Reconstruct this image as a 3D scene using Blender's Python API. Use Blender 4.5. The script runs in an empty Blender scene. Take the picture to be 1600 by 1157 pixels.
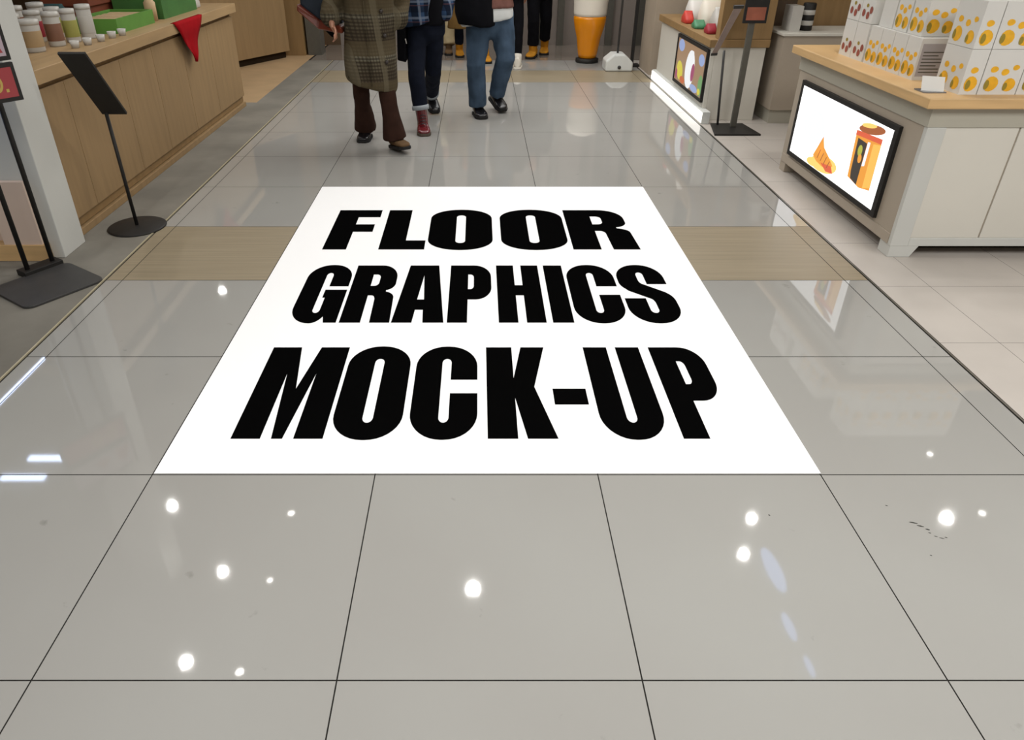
import bpy, bmesh, math, random
from mathutils import Vector, Matrix, noise
random.seed(7)
sc = bpy.context.scene
C = sc.collection
R = math.radians

# ------------------------------------------------------------------ camera, world, big lights, exposure
FPX, CAMH = 1104.0, 1.71
cam = bpy.data.cameras.new('camera')
cam.sensor_fit = 'HORIZONTAL'
cam.sensor_width = 36.0
cam.lens = FPX / 1600 * 36.0
cam.shift_x = (800 - 747) / 1600
cam.shift_y = (533 - 578.5) / 1600
cam.clip_start = 0.05
camo = bpy.data.objects.new('camera', cam)
camo.location = (0, 0, CAMH)
camo.rotation_euler = (math.pi / 2 - math.atan(656 / FPX), 0, 0)
C.objects.link(camo)
sc.camera = camo

sc.view_settings.view_transform = 'Standard'
sc.view_settings.look = 'None'
sc.view_settings.gamma = 1
sc.view_settings.use_curve_mapping = False
sc.view_settings.exposure = 0.0
sc.cycles.use_denoising = True
sc.cycles.sample_clamp_indirect = 4.0

world = bpy.data.worlds.new('mall_ambient')
sc.world = world
world.use_nodes = True
wb = world.node_tree.nodes['Background']
wb.inputs['Color'].default_value = (1.0, 0.985, 0.965, 1)
wb.inputs['Strength'].default_value = 0.35

def area_light(name, loc, sx, sy, power, color=(1, .992, .98), rot=(0, 0, 0)):
    l = bpy.data.lights.new(name, 'AREA')
    l.shape = 'RECTANGLE'; l.size = sx; l.size_y = sy; l.energy = power; l.color = color
    o = bpy.data.objects.new(name, l); o.location = loc; o.rotation_euler = rot
    C.objects.link(o)
    return o

CEIL = 3.0
DOWN_W = 26.0
area_light('fill_area_light', (0.2, 0.9, CEIL - .03), 4.4, 1.7, 112)  # added soft fill, placed where the floor does not mirror it
area_light('fill_area_light', (4.3, 0.7, CEIL - .03), 1.6, 1.8, 105)  # added fill for the right-hand kiosk and stone floor
area_light('fill_area_light', (0.1, 7.6, CEIL - .03), 4.0, 2.4, 130)  # added fill to brighten the far aisle, not a real fixture
area_light('fill_area_light', (0.1, 11.0, CEIL - .03), 4.0, 1.2, 50)  # weaker added fill for the back of the aisle

# ------------------------------------------------------------------ colour and material helpers
def lin(c):
    c /= 255.0
    return c / 12.92 if c <= 0.04045 else ((c + 0.055) / 1.055) ** 2.4
def rgb(r, g, b): return (lin(r), lin(g), lin(b), 1)

def base_mat(name):
    m = bpy.data.materials.new(name); m.use_nodes = True
    return m, m.node_tree.nodes, m.node_tree.links, m.node_tree.nodes['Principled BSDF']

def mat(name, col, rough=.5, spec=.5, metal=0.0, nscale=None, namt=.12, stretch=(1, 1, 1), bump=0.0, bscale=None, coat=0.0, trans=0.0, detail=4):
    m, N, L, P = base_mat(name)
    P.inputs['Roughness'].default_value = rough
    P.inputs['Specular IOR Level'].default_value = spec
    P.inputs['Metallic'].default_value = metal
    P.inputs['Coat Weight'].default_value = coat
    P.inputs['Transmission Weight'].default_value = trans
    P.inputs['Base Color'].default_value = col
    if nscale or bump:
        tc = N.new('ShaderNodeTexCoord'); mp = N.new('ShaderNodeMapping')
        mp.inputs['Scale'].default_value = stretch
        L.new(tc.outputs['Object'], mp.inputs['Vector'])
    if nscale:
        nz = N.new('ShaderNodeTexNoise'); nz.inputs['Scale'].default_value = nscale; nz.inputs['Detail'].default_value = detail
        L.new(mp.outputs['Vector'], nz.inputs['Vector'])
        r = N.new('ShaderNodeValToRGB')
        r.color_ramp.elements[0].position = .3; r.color_ramp.elements[1].position = .7
        r.color_ramp.elements[0].color = tuple(c * (1 - namt) for c in col[:3]) + (1,)
        r.color_ramp.elements[1].color = tuple(min(1, c * (1 + namt)) for c in col[:3]) + (1,)
        L.new(nz.outputs['Fac'], r.inputs['Fac']); L.new(r.outputs['Color'], P.inputs['Base Color'])
    if bump:
        nb = N.new('ShaderNodeTexNoise'); nb.inputs['Scale'].default_value = bscale or 60
        L.new(mp.outputs['Vector'], nb.inputs['Vector'])
        b = N.new('ShaderNodeBump'); b.inputs['Strength'].default_value = bump; b.inputs['Distance'].default_value = .01
        L.new(nb.outputs['Fac'], b.inputs['Height']); L.new(b.outputs['Normal'], P.inputs['Normal'])
    return m

def emit(name, col, strength):
    m, N, L, P = base_mat(name)
    P.inputs['Base Color'].default_value = (0.02, 0.02, 0.02, 1)
    P.inputs['Emission Color'].default_value = col
    P.inputs['Emission Strength'].default_value = strength
    P.inputs['Roughness'].default_value = .3
    return m

def plaid(name, base, stripes, rough=.95):
    """woven check: each stripe = (axis, period, offset, width, colour, opacity)"""
    m, N, L, P = base_mat(name)
    P.inputs['Roughness'].default_value = rough
    P.inputs['Specular IOR Level'].default_value = .1
    tc = N.new('ShaderNodeTexCoord')
    sx = N.new('ShaderNodeSeparateXYZ'); L.new(tc.outputs['Object'], sx.inputs[0])
    def mth(op, a, b=None):
        n = N.new('ShaderNodeMath'); n.operation = op
        for i, v in enumerate((a, b)):
            if v is None: continue
            if isinstance(v, (int, float)): n.inputs[i].default_value = v
            else: L.new(v, n.inputs[i])
        return n.outputs[0]
    prev = None
    for ax, per, off, wid, col, op in stripes:
        if ax == 'X':   # horizontal coordinate round the body, x plus y
            src = mth('ADD', sx.outputs['X'], mth('MULTIPLY', sx.outputs['Y'], .8))
        else:
            src = sx.outputs['Z']
        f = mth('FRACT', mth('DIVIDE', mth('ADD', src, off + 40 * per), per))
        k = mth('MULTIPLY', mth('LESS_THAN', f, wid), op)
        mx = N.new('ShaderNodeMix'); mx.data_type = 'RGBA'
        L.new(k, mx.inputs[0])
        if prev is None: mx.inputs[6].default_value = base
        else: L.new(prev, mx.inputs[6])
        mx.inputs[7].default_value = col
        prev = mx.outputs[2]
    L.new(prev, P.inputs['Base Color'])
    return m

# ------------------------------------------------------------------ mesh helpers
OFF = {}          # object name -> world offset of the thing it belongs to

class MB:
    """collects shapes (world coordinates) for ONE mesh object"""
    def __init__(s): s.bm = bmesh.new(); s.mi = 0
    def _faces(s, geom):
        for f in geom:
            f.material_index = s.mi
    def box(s, x0, x1, y0, y1, z0, z1, M=None):
        v = [s.bm.verts.new(p) for p in ((x0,y0,z0),(x1,y0,z0),(x1,y1,z0),(x0,y1,z0),(x0,y0,z1),(x1,y0,z1),(x1,y1,z1),(x0,y1,z1))]
        if M:
            for q in v: q.co = M @ q.co
        for i in ((3,2,1,0),(4,5,6,7),(0,1,5,4),(1,2,6,5),(2,3,7,6),(3,0,4,7)):
            f = s.bm.faces.new([v[k] for k in i]); f.material_index = s.mi
        return s
    def poly(s, pts):
        f = s.bm.faces.new([s.bm.verts.new(p) for p in pts]); f.material_index = s.mi
        return s
    def prism(s, pts, d):
        """closed polygon of 3-D points pushed along the vector d"""
        d = Vector(d); a = [s.bm.verts.new(p) for p in pts]; b = [s.bm.verts.new(Vector(p) + d) for p in pts]
        n = len(pts)
        fs = [s.bm.faces.new(a[::-1]), s.bm.faces.new(b)]
        for i in range(n):
            fs.append(s.bm.faces.new((a[i], a[(i+1) % n], b[(i+1) % n], b[i])))
        for f in fs: f.material_index = s.mi
        bmesh.ops.recalc_face_normals(s.bm, faces=fs)
        return s
    def rings(s, rings, cap0=True, cap1=True):
        vs = [[s.bm.verts.new(p) for p in r] for r in rings]; n = len(rings[0]); fs = []
        for a, b in zip(vs, vs[1:]):
            for i in range(n):
                fs.append(s.bm.faces.new((a[i], a[(i+1) % n], b[(i+1) % n], b[i])))
        if cap0: fs.append(s.bm.faces.new(vs[0][::-1]))
        if cap1: fs.append(s.bm.faces.new(vs[-1]))
        for f in fs: f.material_index = s.mi; f.smooth = True
        bmesh.ops.recalc_face_normals(s.bm, faces=fs)
        return s
    def lathe(s, prof, c=(0, 0, 0), n=28, M=None, caps=True):
        rr = []
        for r, z in prof:
            ring = [Vector((c[0] + r*math.cos(2*math.pi*k/n), c[1] + r*math.sin(2*math.pi*k/n), c[2] + z)) for k in range(n)]
            if M: ring = [M @ p for p in ring]
            rr.append(ring)
        return s.rings(rr, caps, caps)
    def cyl(s, a, b, r, n=14):
        return s.tube([(a, r), (b, r)], n, caps=0)
    def tube(s, pts, n=16, caps=1, up=None):
        """pts: (point, radius) or (point, (rx, ry)); round caps when caps=1"""
        P = [Vector(p) for p, _ in pts]; rad = [r if isinstance(r, tuple) else (r, r) for _, r in pts]
        rr = []; x = None
        for i, p in enumerate(P):
            d = (P[min(i+1, len(P)-1)] - P[max(i-1, 0)]).normalized()
            if x is None:
                ref = Vector(up) if up else (Vector((1, 0, 0)) if abs(d.x) < .9 else Vector((0, 1, 0)))
                x = (ref - d * ref.dot(d)).normalized()
            else:
                x = (x - d * x.dot(d)).normalized()
            y = d.cross(x)
            mk = lambda c, k: [c + x*(rad[i][0]*k*math.cos(2*math.pi*j/n)) + y*(rad[i][1]*k*math.sin(2*math.pi*j/n)) for j in range(n)]
            rm = min(rad[i])
            if i == 0 and caps: rr += [mk(p - d*rm*.8, .35), mk(p - d*rm*.5, .8)]
            rr.append(mk(p, 1))
            if i == len(P)-1 and caps: rr += [mk(p + d*rm*.5, .8), mk(p + d*rm*.8, .35)]
        return s.rings(rr)
    def ball(s, c, r, M=None, u=16, v=10):
        r = r if isinstance(r, tuple) else (r, r, r)
        T = Matrix.Translation(c) @ (M or Matrix()) @ Matrix.Diagonal((*r, 1))
        g = bmesh.ops.create_uvsphere(s.bm, u_segments=u, v_segments=v, radius=1, matrix=T)
        for q in g['verts']:
            for f in q.link_faces: f.material_index = s.mi; f.smooth = True
        return s

def obj(name, mb, mats, parent=None, bevel=0, smooth=None, mesh=None):
    me = mesh
    if me is None:
        me = bpy.data.meshes.new(name); mb.bm.to_mesh(me); mb.bm.free()
    if not isinstance(mats, (list, tuple)): mats = [mats]
    if len(me.materials): me.materials.clear()
    for m in mats: me.materials.append(m)
    o = bpy.data.objects.new(name, me)
    C.objects.link(o)
    if parent is not None:
        off = OFF[parent.name]; o.parent = parent
    else:
        vs = [v.co for v in me.vertices]
        off = Vector(((min(v.x for v in vs)+max(v.x for v in vs))/2, (min(v.y for v in vs)+max(v.y for v in vs))/2, min(v.z for v in vs)))
        o.location = off
    OFF[o.name] = off
    me.transform(Matrix.Translation(-off))
    if smooth is not None:
        for p in me.polygons: p.use_smooth = smooth
    if bevel:
        b = o.modifiers.new('bevel', 'BEVEL'); b.width = bevel; b.segments = 2; b.limit_method = 'ANGLE'; b.angle_limit = R(40)
    return o

def tag(o, label=None, cat=None, group=None, kind=None):
    if label: o['label'] = label
    if cat: o['category'] = cat
    if group: o['group'] = group
    if kind: o['kind'] = kind
    return o

def thing(name, label, cat, loc, group=None):
    o = bpy.data.objects.new(name, None); o.empty_display_size = .1
    C.objects.link(o); o.location = loc; OFF[o.name] = Vector(loc)
    return tag(o, label, cat, group)

def struct(name, mb, mats, **k):
    return tag(obj(name, mb, mats, **k), kind='structure')

def dup(root, loc, label, group=None):
    r = root.copy(); C.objects.link(r); r.location = loc; r['label'] = label
    if group: r['group'] = group
    for ch in list(root.children):
        c = ch.copy(); C.objects.link(c); c.parent = r
        for g in ch.children:
            d = g.copy(); C.objects.link(d); d.parent = c
    return r

def remeshed(mb, voxel, smooth=4, wrinkle=0, wfreq=9.0, wz=1.0, seed=0):
    """one continuous surface out of overlapping closed shapes"""
    me = bpy.data.meshes.new('tmp'); mb.bm.to_mesh(me); mb.bm.free()
    o = bpy.data.objects.new('tmp', me); C.objects.link(o)
    r = o.modifiers.new('r', 'REMESH'); r.mode = 'VOXEL'; r.voxel_size = voxel
    if smooth:
        s = o.modifiers.new('s', 'SMOOTH'); s.iterations = smooth; s.factor = .5
    dg = bpy.context.evaluated_depsgraph_get()
    new = bpy.data.meshes.new_from_object(o.evaluated_get(dg))
    bpy.data.objects.remove(o); bpy.data.meshes.remove(me)
    if wrinkle:
        ns = [v.normal.copy() for v in new.vertices]
        for v, n in zip(new.vertices, ns):
            q = Vector((v.co.x*wfreq + seed*3.1, v.co.y*wfreq, v.co.z*wfreq*wz))
            v.co += n * (wrinkle * (noise.noise(q) + .5*noise.noise(q*2.3)))
    for p in new.polygons: p.use_smooth = True
    return new

def text_mesh(name, contours, z):
    cu = bpy.data.curves.new(name, 'CURVE'); cu.dimensions = '2D'; cu.fill_mode = 'BOTH'
    for c in contours:
        s = cu.splines.new('POLY'); s.points.add(len(c)-1); s.use_cyclic_u = True
        for p, (x, y) in zip(s.points, c): p.co = (x, y, 0, 1)
    o = bpy.data.objects.new('tmp', cu); C.objects.link(o)
    dg = bpy.context.evaluated_depsgraph_get()
    me = bpy.data.meshes.new_from_object(o.evaluated_get(dg)); bpy.data.objects.remove(o)
    me.transform(Matrix.Translation((0, 0, z)))
    return me

# ------------------------------------------------------------------ materials
M = {}
def floor_tile_mat():
    m, N, L, P = base_mat('polished_tile')
    tc = N.new('ShaderNodeTexCoord')
    nz = N.new('ShaderNodeTexNoise'); nz.inputs['Scale'].default_value = .9; nz.inputs['Detail'].default_value = 3
    L.new(tc.outputs['Object'], nz.inputs['Vector'])
    r = N.new('ShaderNodeValToRGB')
    r.color_ramp.elements[0].position = .35; r.color_ramp.elements[1].position = .65
    r.color_ramp.elements[0].color = rgb(153, 151, 146); r.color_ramp.elements[1].color = rgb(157, 156, 151)
    L.new(nz.outputs['Fac'], r.inputs['Fac'])
    # grey scuff specks
    n2 = N.new('ShaderNodeTexNoise'); n2.inputs['Scale'].default_value = 9; n2.inputs['Detail'].default_value = 8
    L.new(tc.outputs['Object'], n2.inputs['Vector'])
    r2 = N.new('ShaderNodeValToRGB'); r2.color_ramp.elements[0].position = .70; r2.color_ramp.elements[1].position = .80
    r2.color_ramp.elements[0].color = (1, 1, 1, 1); r2.color_ramp.elements[1].color = (.6, .6, .6, 1)
    L.new(n2.outputs['Fac'], r2.inputs['Fac'])
    mx = N.new('ShaderNodeMix'); mx.data_type = 'RGBA'; mx.blend_type = 'MULTIPLY'; mx.inputs[0].default_value = 1
    L.new(r.outputs['Color'], mx.inputs[6]); L.new(r2.outputs['Color'], mx.inputs[7])
    L.new(mx.outputs[2], P.inputs['Base Color'])
    P.inputs['Roughness'].default_value = .035
    P.inputs['Specular IOR Level'].default_value = .55
    return m
M['tile'] = floor_tile_mat()
M['grout'] = mat('tile_joint', rgb(44, 42, 39), .9, .1)
M['band'] = mat('beige_streaked_tile', rgb(142, 130, 108), .42, .35, nscale=5, namt=.13, stretch=(.25, 12, 1))
M['stone'] = mat('grey_carpet_stone', rgb(120, 116, 107), .8, .25, nscale=2.2, namt=.2, detail=8)
M['pinkstone'] = mat('pale_pink_stone', rgb(182, 175, 167), .4, .4, nscale=3, namt=.05, detail=8)
M['tanfloor'] = mat('tan_floor', rgb(176, 148, 112), .5, nscale=4, namt=.08)
M['farfloor'] = mat('grey_brown_tile', rgb(128, 118, 108), .1, .5, nscale=3, namt=.05)
M['metal_strip'] = mat('metal_strip', rgb(120, 116, 108), .35, metal=.8, nscale=20, namt=.1)
M['cream_strip'] = mat('cream_strip', rgb(176, 166, 138), .35, nscale=20, namt=.05)
M['ceiling'] = mat('ceiling_white', rgb(205, 202, 196), .9, .1, nscale=3, namt=.02)
M['wallgrey'] = mat('grey_panel', rgb(138, 128, 120), .55, nscale=2, namt=.05)
M['wallbeige'] = mat('beige_plaster', rgb(160, 146, 128), .75, nscale=3, namt=.05)
M['wallbrown'] = mat('brown_wall', rgb(92, 70, 46), .7, nscale=3, namt=.15)
M['wood'] = mat('oak_veneer', rgb(146, 120, 85), .5, .3, nscale=3, namt=.09, stretch=(6, 6, .6))
M['woodtop'] = mat('oak_top', rgb(164, 136, 98), .45, .35, nscale=3, namt=.1, stretch=(8, .7, 6))
M['woodlight'] = mat('pale_wood_edge', rgb(206, 170, 120), .45, .35, nscale=3, namt=.1, stretch=(.8, .8, 10))
M['woodbrown'] = mat('brown_wood', rgb(140, 112, 74), .5, .3, nscale=3, namt=.12, stretch=(5, 5, .6))
M['recess_shade'] = mat('recess_painted_shade', rgb(40, 30, 20), .9, .1, nscale=8, namt=.1)  # shade under lips and kicks put into a dark colour
M['white'] = mat('white_paint', rgb(206, 208, 204), .45, nscale=3, namt=.02)
M['greywhite'] = mat('pale_grey_paint', rgb(196, 196, 190), .5, nscale=3, namt=.03)
M['cream'] = mat('cream_laminate', rgb(208, 204, 193), .4, nscale=2, namt=.025)
M['shaded_cream'] = mat('shaded_cream_laminate', rgb(168, 156, 140), .45, nscale=2, namt=.03)  # the cream again, darkened in colour for faces in shade
M['creamband'] = mat('grey_cream_band', rgb(170, 166, 152), .45, nscale=2, namt=.02)
M['pinkpanel'] = mat('pinkish_panel', rgb(214, 192, 176), .5, nscale=3, namt=.04)
M['black'] = mat('black_powder_coat', rgb(34, 32, 30), .55, .3, nscale=30, namt=.1)
M['darkgrey'] = mat('dark_grey_metal', rgb(58, 57, 56), .5, .4, nscale=20, namt=.08)
M['greymetal'] = mat('grey_metal', rgb(100, 98, 90), .4, .5, metal=.4, nscale=20, namt=.06)
M['decalwhite'] = mat('white_vinyl', (.93, .93, .93, 1), 1.0, 0.0)
M['decalblack'] = mat('black_print', (.002, .002, .002, 1), 1.0, 0.0)
M['red'] = mat('red_cloth', rgb(150, 8, 18), .85, .1, nscale=12, namt=.1)
M['green'] = mat('green_card', rgb(86, 136, 52), .6, nscale=6, namt=.1)
M['greendark'] = mat('deep_green_card', rgb(56, 104, 46), .6, nscale=6, namt=.15)
M['beige'] = mat('beige_card', rgb(186, 158, 120), .6, nscale=8, namt=.06)
M['rust'] = mat('red_brown_card', rgb(112, 52, 28), .6, nscale=8, namt=.12)
M['teal'] = mat('teal_cloth', rgb(26, 62, 64), .8, nscale=8, namt=.2)
M['can'] = mat('canister_white', rgb(184, 181, 174), .4, nscale=6, namt=.03)
M['lblbrown'] = mat('label_brown', rgb(124, 86, 66), .6, nscale=8, namt=.1)
M['lbltan'] = mat('label_tan', rgb(168, 142, 104), .6, nscale=8, namt=.1)
M['lblolive'] = mat('label_olive', rgb(150, 148, 74), .6, nscale=8, namt=.1)
M['lblred'] = mat('label_red', rgb(150, 34, 48), .6, nscale=8, namt=.1)
M['boxwhite'] = mat('box_white', rgb(216, 214, 208), .45, nscale=5, namt=.015)
M['boxpale'] = mat('box_lilac_text', rgb(170, 164, 164), .6, nscale=5, namt=.05)
M['fruit'] = mat('fruit_yellow', rgb(236, 176, 32), .5, nscale=30, namt=.1)
M['fruitdark'] = mat('fruit_olive', rgb(150, 130, 40), .5, nscale=30, namt=.1)
M['berry'] = mat('berry_red', rgb(150, 78, 62), .5, nscale=30, namt=.1)
M['amber'] = mat('beer_amber', rgb(222, 136, 6), .25, .5, nscale=3, namt=.08)
M['foam'] = mat('foam_white', rgb(226, 218, 204), .6, nscale=6, namt=.03)
M['acrylic'] = mat('clear_acrylic', (.95, .97, 1, 1), .05, .5, trans=.85)
M['skin'] = mat('skin', rgb(176, 128, 104), .5, .35, nscale=20, namt=.06)
M['hair'] = mat('black_hair', rgb(26, 20, 18), .5, .4, nscale=60, namt=.3, stretch=(4, 4, .5))
def em(n, c, s): M[n] = emit(n, c, s)
em('screen', (1, 1, 1, 1), 1.6)
em('scr_orange', rgb(250, 158, 56), 1.1); em('scr_yellow', rgb(255, 206, 110), 1.15); em('scr_brown', rgb(176, 96, 48), .9)
em('scr_black', rgb(60, 52, 46), .8); em('scr_olive', rgb(190, 190, 70), .9); em('scr_red', rgb(226, 96, 60), 1.0)
em('scr_pale', rgb(222, 230, 250), 1.3); em('scr_gold', rgb(236, 156, 54), 1.05)
em('scr_gold2', rgb(255, 186, 84), 1.1)
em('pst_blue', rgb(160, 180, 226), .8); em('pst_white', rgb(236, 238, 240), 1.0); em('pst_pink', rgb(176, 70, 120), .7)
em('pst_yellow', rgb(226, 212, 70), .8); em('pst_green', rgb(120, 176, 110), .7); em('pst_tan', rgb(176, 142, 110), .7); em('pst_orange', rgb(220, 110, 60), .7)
em('led', (1, .97, .9, 1), 2.2)
em('led_cool', rgb(200, 218, 255), 16.0)
em('lens', (1, .97, .92, 1), 45.0)
em('coollens', rgb(168, 196, 255), 4.0)
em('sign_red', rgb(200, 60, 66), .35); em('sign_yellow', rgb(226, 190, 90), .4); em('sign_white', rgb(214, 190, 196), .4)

# ------------------------------------------------------------------ setting: floor, ceiling, walls
XL, XR = -2.06, 2.16
cols = [XL, -1.97, -1.17, -.37, .43, 1.23, 2.03, XR]
rows = [1.936 + .8*k for k in range(-3, 12)]
G = .0020
fm = MB()
for (a, b) in zip(cols, cols[1:]):
    for (c, d) in zip(rows, rows[1:]):
        fm.mi = 2 if (abs(c-3.536) < .01 or abs(c-9.136) < .01) else 0
        fm.poly([(a+G, c+G, 0), (b-G, c+G, 0), (b-G, d-G, 0), (a+G, d-G, 0)])
YE = rows[-1]
fm.mi = 1
fm.poly([(XL, rows[0], -.003), (XR, rows[0], -.003), (XR, YE, -.003), (XL, YE, -.003)])
fm.poly([(-8, -4, -.004), (7, -4, -.004), (7, 12.6, -.004), (-8, 12.6, -.004)])
fm.mi = 5
fm.poly([(-2.4, YE, 0), (7, YE, 0), (7, 12.4, 0), (-2.4, 12.4, 0)])
fm.mi = 3      # left stone
fm.poly([(-8, -4, 0), (XL-.022, -4, 0), (XL-.022, 8.0, 0), (-8, 8.0, 0)])
fm.poly([(-2.43, 8.0, 0), (XL-.022, 8.0, 0), (XL-.022, YE, 0), (-2.43, YE, 0)])
fm.mi = 6
fm.poly([(-8, 8.0, 0), (-2.43, 8.0, 0), (-2.43, 12.4, 0), (-8, 12.4, 0)])
fm.mi = 4      # right pale stone, 0.6 m tiles
ys = [2.86 + .6*k for k in range(-8, 16)]
xs = [XR+.018] + [2.46 + .6*k for k in range(0, 8)]
for (a, b) in zip(xs, xs[1:]):
    for (c, d) in zip(ys, ys[1:]):
        d2 = min(d, YE)
        if c < d2: fm.poly([(a+.001, c+.0012, 0), (b-.001, c+.0012, 0), (b-.001, d2-.0012, 0), (a+.001, d2-.0012, 0)])
fm.mi = 1      # dark scuffs on one tile at the right
for (sx_, sy_, ra, rb) in ((1.44, 1.70, .012, .003), (1.455, 1.685, .010, .003), (1.47, 1.67, .006, .003), (1.468, 1.655, .004, .002), (1.48, 1.64, .005, .002), (1.495, 1.632, .007, .002), (1.51, 1.635, .004, .002), (1.39, 1.78, .004, .002), (1.42, 1.56, .003, .002), (.975, 1.735, .003, .003)):
    fm.poly([(sx_ + ra*math.cos(q*math.pi/4)*(1+.3*math.sin(q*5)), sy_ + rb*math.sin(q*math.pi/4) - .3*ra*math.cos(q*math.pi/4), .0004) for q in range(8)])
fm.mi = 0      # tiles behind the camera
fm.poly([(XL, -4, 0), (XR, -4, 0), (XR, rows[0]-.003, 0), (XL, rows[0]-.003, 0)])
struct('floor', fm, [M['tile'], M['grout'], M['band'], M['stone'], M['pinkstone'], M['farfloor'], M['tanfloor']])
struct('trim_1', MB().box(XL-.018, XL-.010, -4, YE, -.004, .003), M['cream_strip'])
struct('trim_2', MB().box(XR+.004, XR+.014, -4, YE, -.004, .002), M['metal_strip'])
struct('ceiling', MB().box(-8, 7, -1.5, 12.4, CEIL, CEIL+.1), M['ceiling'])
wm = MB().box(-2.2, 7, 12.2, 12.4, 0, CEIL)
wm.mi = 1; wm.box(-8, -2.2, 12.2, 12.4, 0, CEIL)
struct('wall_back', wm, [M['wallgrey'], M['wallbrown']])
k = 3
for x in (.35, .95, 1.25, 1.78, 2.02, 2.5):
    struct('trim_%d' % k, MB().box(x, x+.10, 12.12, 12.2, 0, CEIL), M['greymetal']); k += 1
struct('wall_left', MB().box(-8.1, -8, -1.5, 12.4, 0, CEIL), M['wallbrown'])
struct('wall_right', MB().box(7, 7.1, -1.5, 12.4, 0, CEIL), M['wallbeige'])

# ------------------------------------------------------------------ the floor graphic
def arc(cx, cy, rx, ry, a0, a1, n=9):
    return [(cx + rx*math.cos(R(a0 + (a1-a0)*i/n)), cy + ry*math.sin(R(a0 + (a1-a0)*i/n))) for i in range(n+1)]
def rrect(x0, y0, x1, y1, rx, ry):
    return (arc(x1-rx, y1-ry, rx, ry, 0, 90) + arc(x0+rx, y1-ry, rx, ry, 90, 180) + arc(x0+rx, y0+ry, rx, ry, 180, 270) + arc(x1-rx, y0+ry, rx, ry, 270, 360))
HX0, HX1 = .425, .575
GL = {
 'O': [rrect(0, -.012, 1, 1.012, .48, .24), rrect(HX0, .15, HX1, .85, .07, .05)],
 'F': [[(0,0),(0,1),(1,1),(1,.80),(.50,.80),(.50,.61),(.93,.61),(.93,.42),(.50,.42),(.50,0)]],
 'L': [[(0,0),(0,1),(.56,1),(.56,.21),(1,.21),(1,0)]],
 'R': [[(0,0),(0,1)] + arc(.58,.76,.38,.24,90,0) + arc(.74,.66,.22,.13,0,-80) + arc(.72,.40,.25,.11,75,0) + [(1,0),(.60,0),(.58,.34)] + arc(.50,.36,.08,.08,0,90) + [(.42,.44),(.42,0)],
       [(.42,.82)] + arc(.50,.76,.09,.06,90,0) + arc(.50,.67,.09,.06,0,-90) + [(.42,.61)]],
 'P': [[(0,0),(0,1)] + arc(.58,.78,.42,.22,90,0) + arc(.62,.58,.38,.21,0,-90) + [(.44,.37),(.44,0)],
       [(.44,.82)] + arc(.50,.76,.08,.06,90,0) + arc(.50,.61,.08,.06,0,-90) + [(.44,.55)]],
 'G': [[(1,.60)] + arc(.52,.76,.48,.25,0,90) + arc(.48,.76,.48,.25,90,180) + arc(.45,.24,.45,.25,180,270) + arc(.45,.20,.28,.21,270,330) + [(.74,.0),(1,0),(1,.54),(.52,.54),(.52,.40),(HX1,.40)]
       + arc(.5,.20,.075,.05,0,-90) + arc(.5,.20,.075,.05,270,180) + arc(.5,.80,.075,.05,180,90) + arc(.5,.80,.075,.05,90,0) + [(HX1,.60)]],
 'C': [[(1,.60)] + arc(.52,.76,.48,.25,0,90) + arc(.48,.76,.48,.25,90,180) + arc(.48,.24,.48,.25,180,270) + arc(.52,.24,.48,.25,270,360) + [(1,.45),(HX1,.45)]
       + arc(.5,.20,.075,.05,0,-90) + arc(.5,.20,.075,.05,270,180) + arc(.5,.80,.075,.05,180,90) + arc(.5,.80,.075,.05,90,0) + [(HX1,.60)]],
 'A': [[(0,0),(.17,1),(.80,1),(1,0),(.60,0),(.575,.20),(.42,.20),(.39,0)], [(.43,.37),(.57,.37),(.505,.80)]],
 'H': [[(0,0),(0,1),(.41,1),(.41,.62),(.59,.62),(.59,1),(1,1),(1,0),(.59,0),(.59,.44),(.41,.44),(.41,0)]],
 'I': [[(0,0),(0,1),(1,1),(1,0)]],
 'S': [[(.98,.64),(.57,.64),(.57,.80)] + arc(.495,.81,.075,.05,0,180) + [(.42,.72)] + arc(.56,.72,.14,.10,180,225) + [(.86,.50)] + arc(.72,.34,.28,.18,50,0) + [(1,.26)]
       + arc(.52,.24,.48,.25,0,-90) + arc(.48,.24,.48,.25,270,180) + [(0,.39),(.42,.39),(.42,.20)] + arc(.5,.20,.08,.05,180,360) + [(.58,.30)] + arc(.46,.30,.12,.10,0,50) + [(.14,.52)] + arc(.26,.68,.26,.16,230,180) + [(0,.76)]
       + arc(.48,.76,.48,.25,180,90) + arc(.52,.76,.46,.25,90,0)],
 'M': [[(0,0),(0,1),(.37,1),(.50,.50),(.63,1),(1,1),(1,0),(.68,0),(.68,.67),(.56,0),(.44,0),(.32,.67),(.32,0)]],
 'K': [[(0,0),(0,1),(.44,1),(.44,.62),(.60,1),(1,1),(.76,.52),(1.02,0),(.58,0),(.44,.40),(.44,0)]],
 '-': [[(0,.33),(0,.50),(1,.50),(1,.33)]],
 'U': [[(0,1),(0,.24)] + arc(.48,.24,.48,.25,180,270) + arc(.52,.24,.48,.25,270,360) + [(1,1),(.58,1),(.58,.20)] + arc(.5,.20,.08,.05,0,-180) + [(.42,1)]],
}
LINES = [
 (3.958, 4.635, [('F', -.945, -.655), ('L', -.605, -.327), ('O', -.313, .091), ('O', .144, .558), ('R', .578, .985)]),
 (3.051, 3.727, [('G', -.950, -.705), ('R', -.690, -.440), ('A', -.432, -.172), ('P', -.155, .072), ('H', .103, .340), ('I', .372, .477), ('C', .493, .755), ('S', .772, 1.037)]),
 (2.139, 2.816, [('M', -.951, -.597), ('O', -.581, -.302), ('C', -.275, -.003), ('K', .037, .304), ('-', .316, .456), ('U', .487, .745), ('P', .790, 1.022)]),
]
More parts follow.
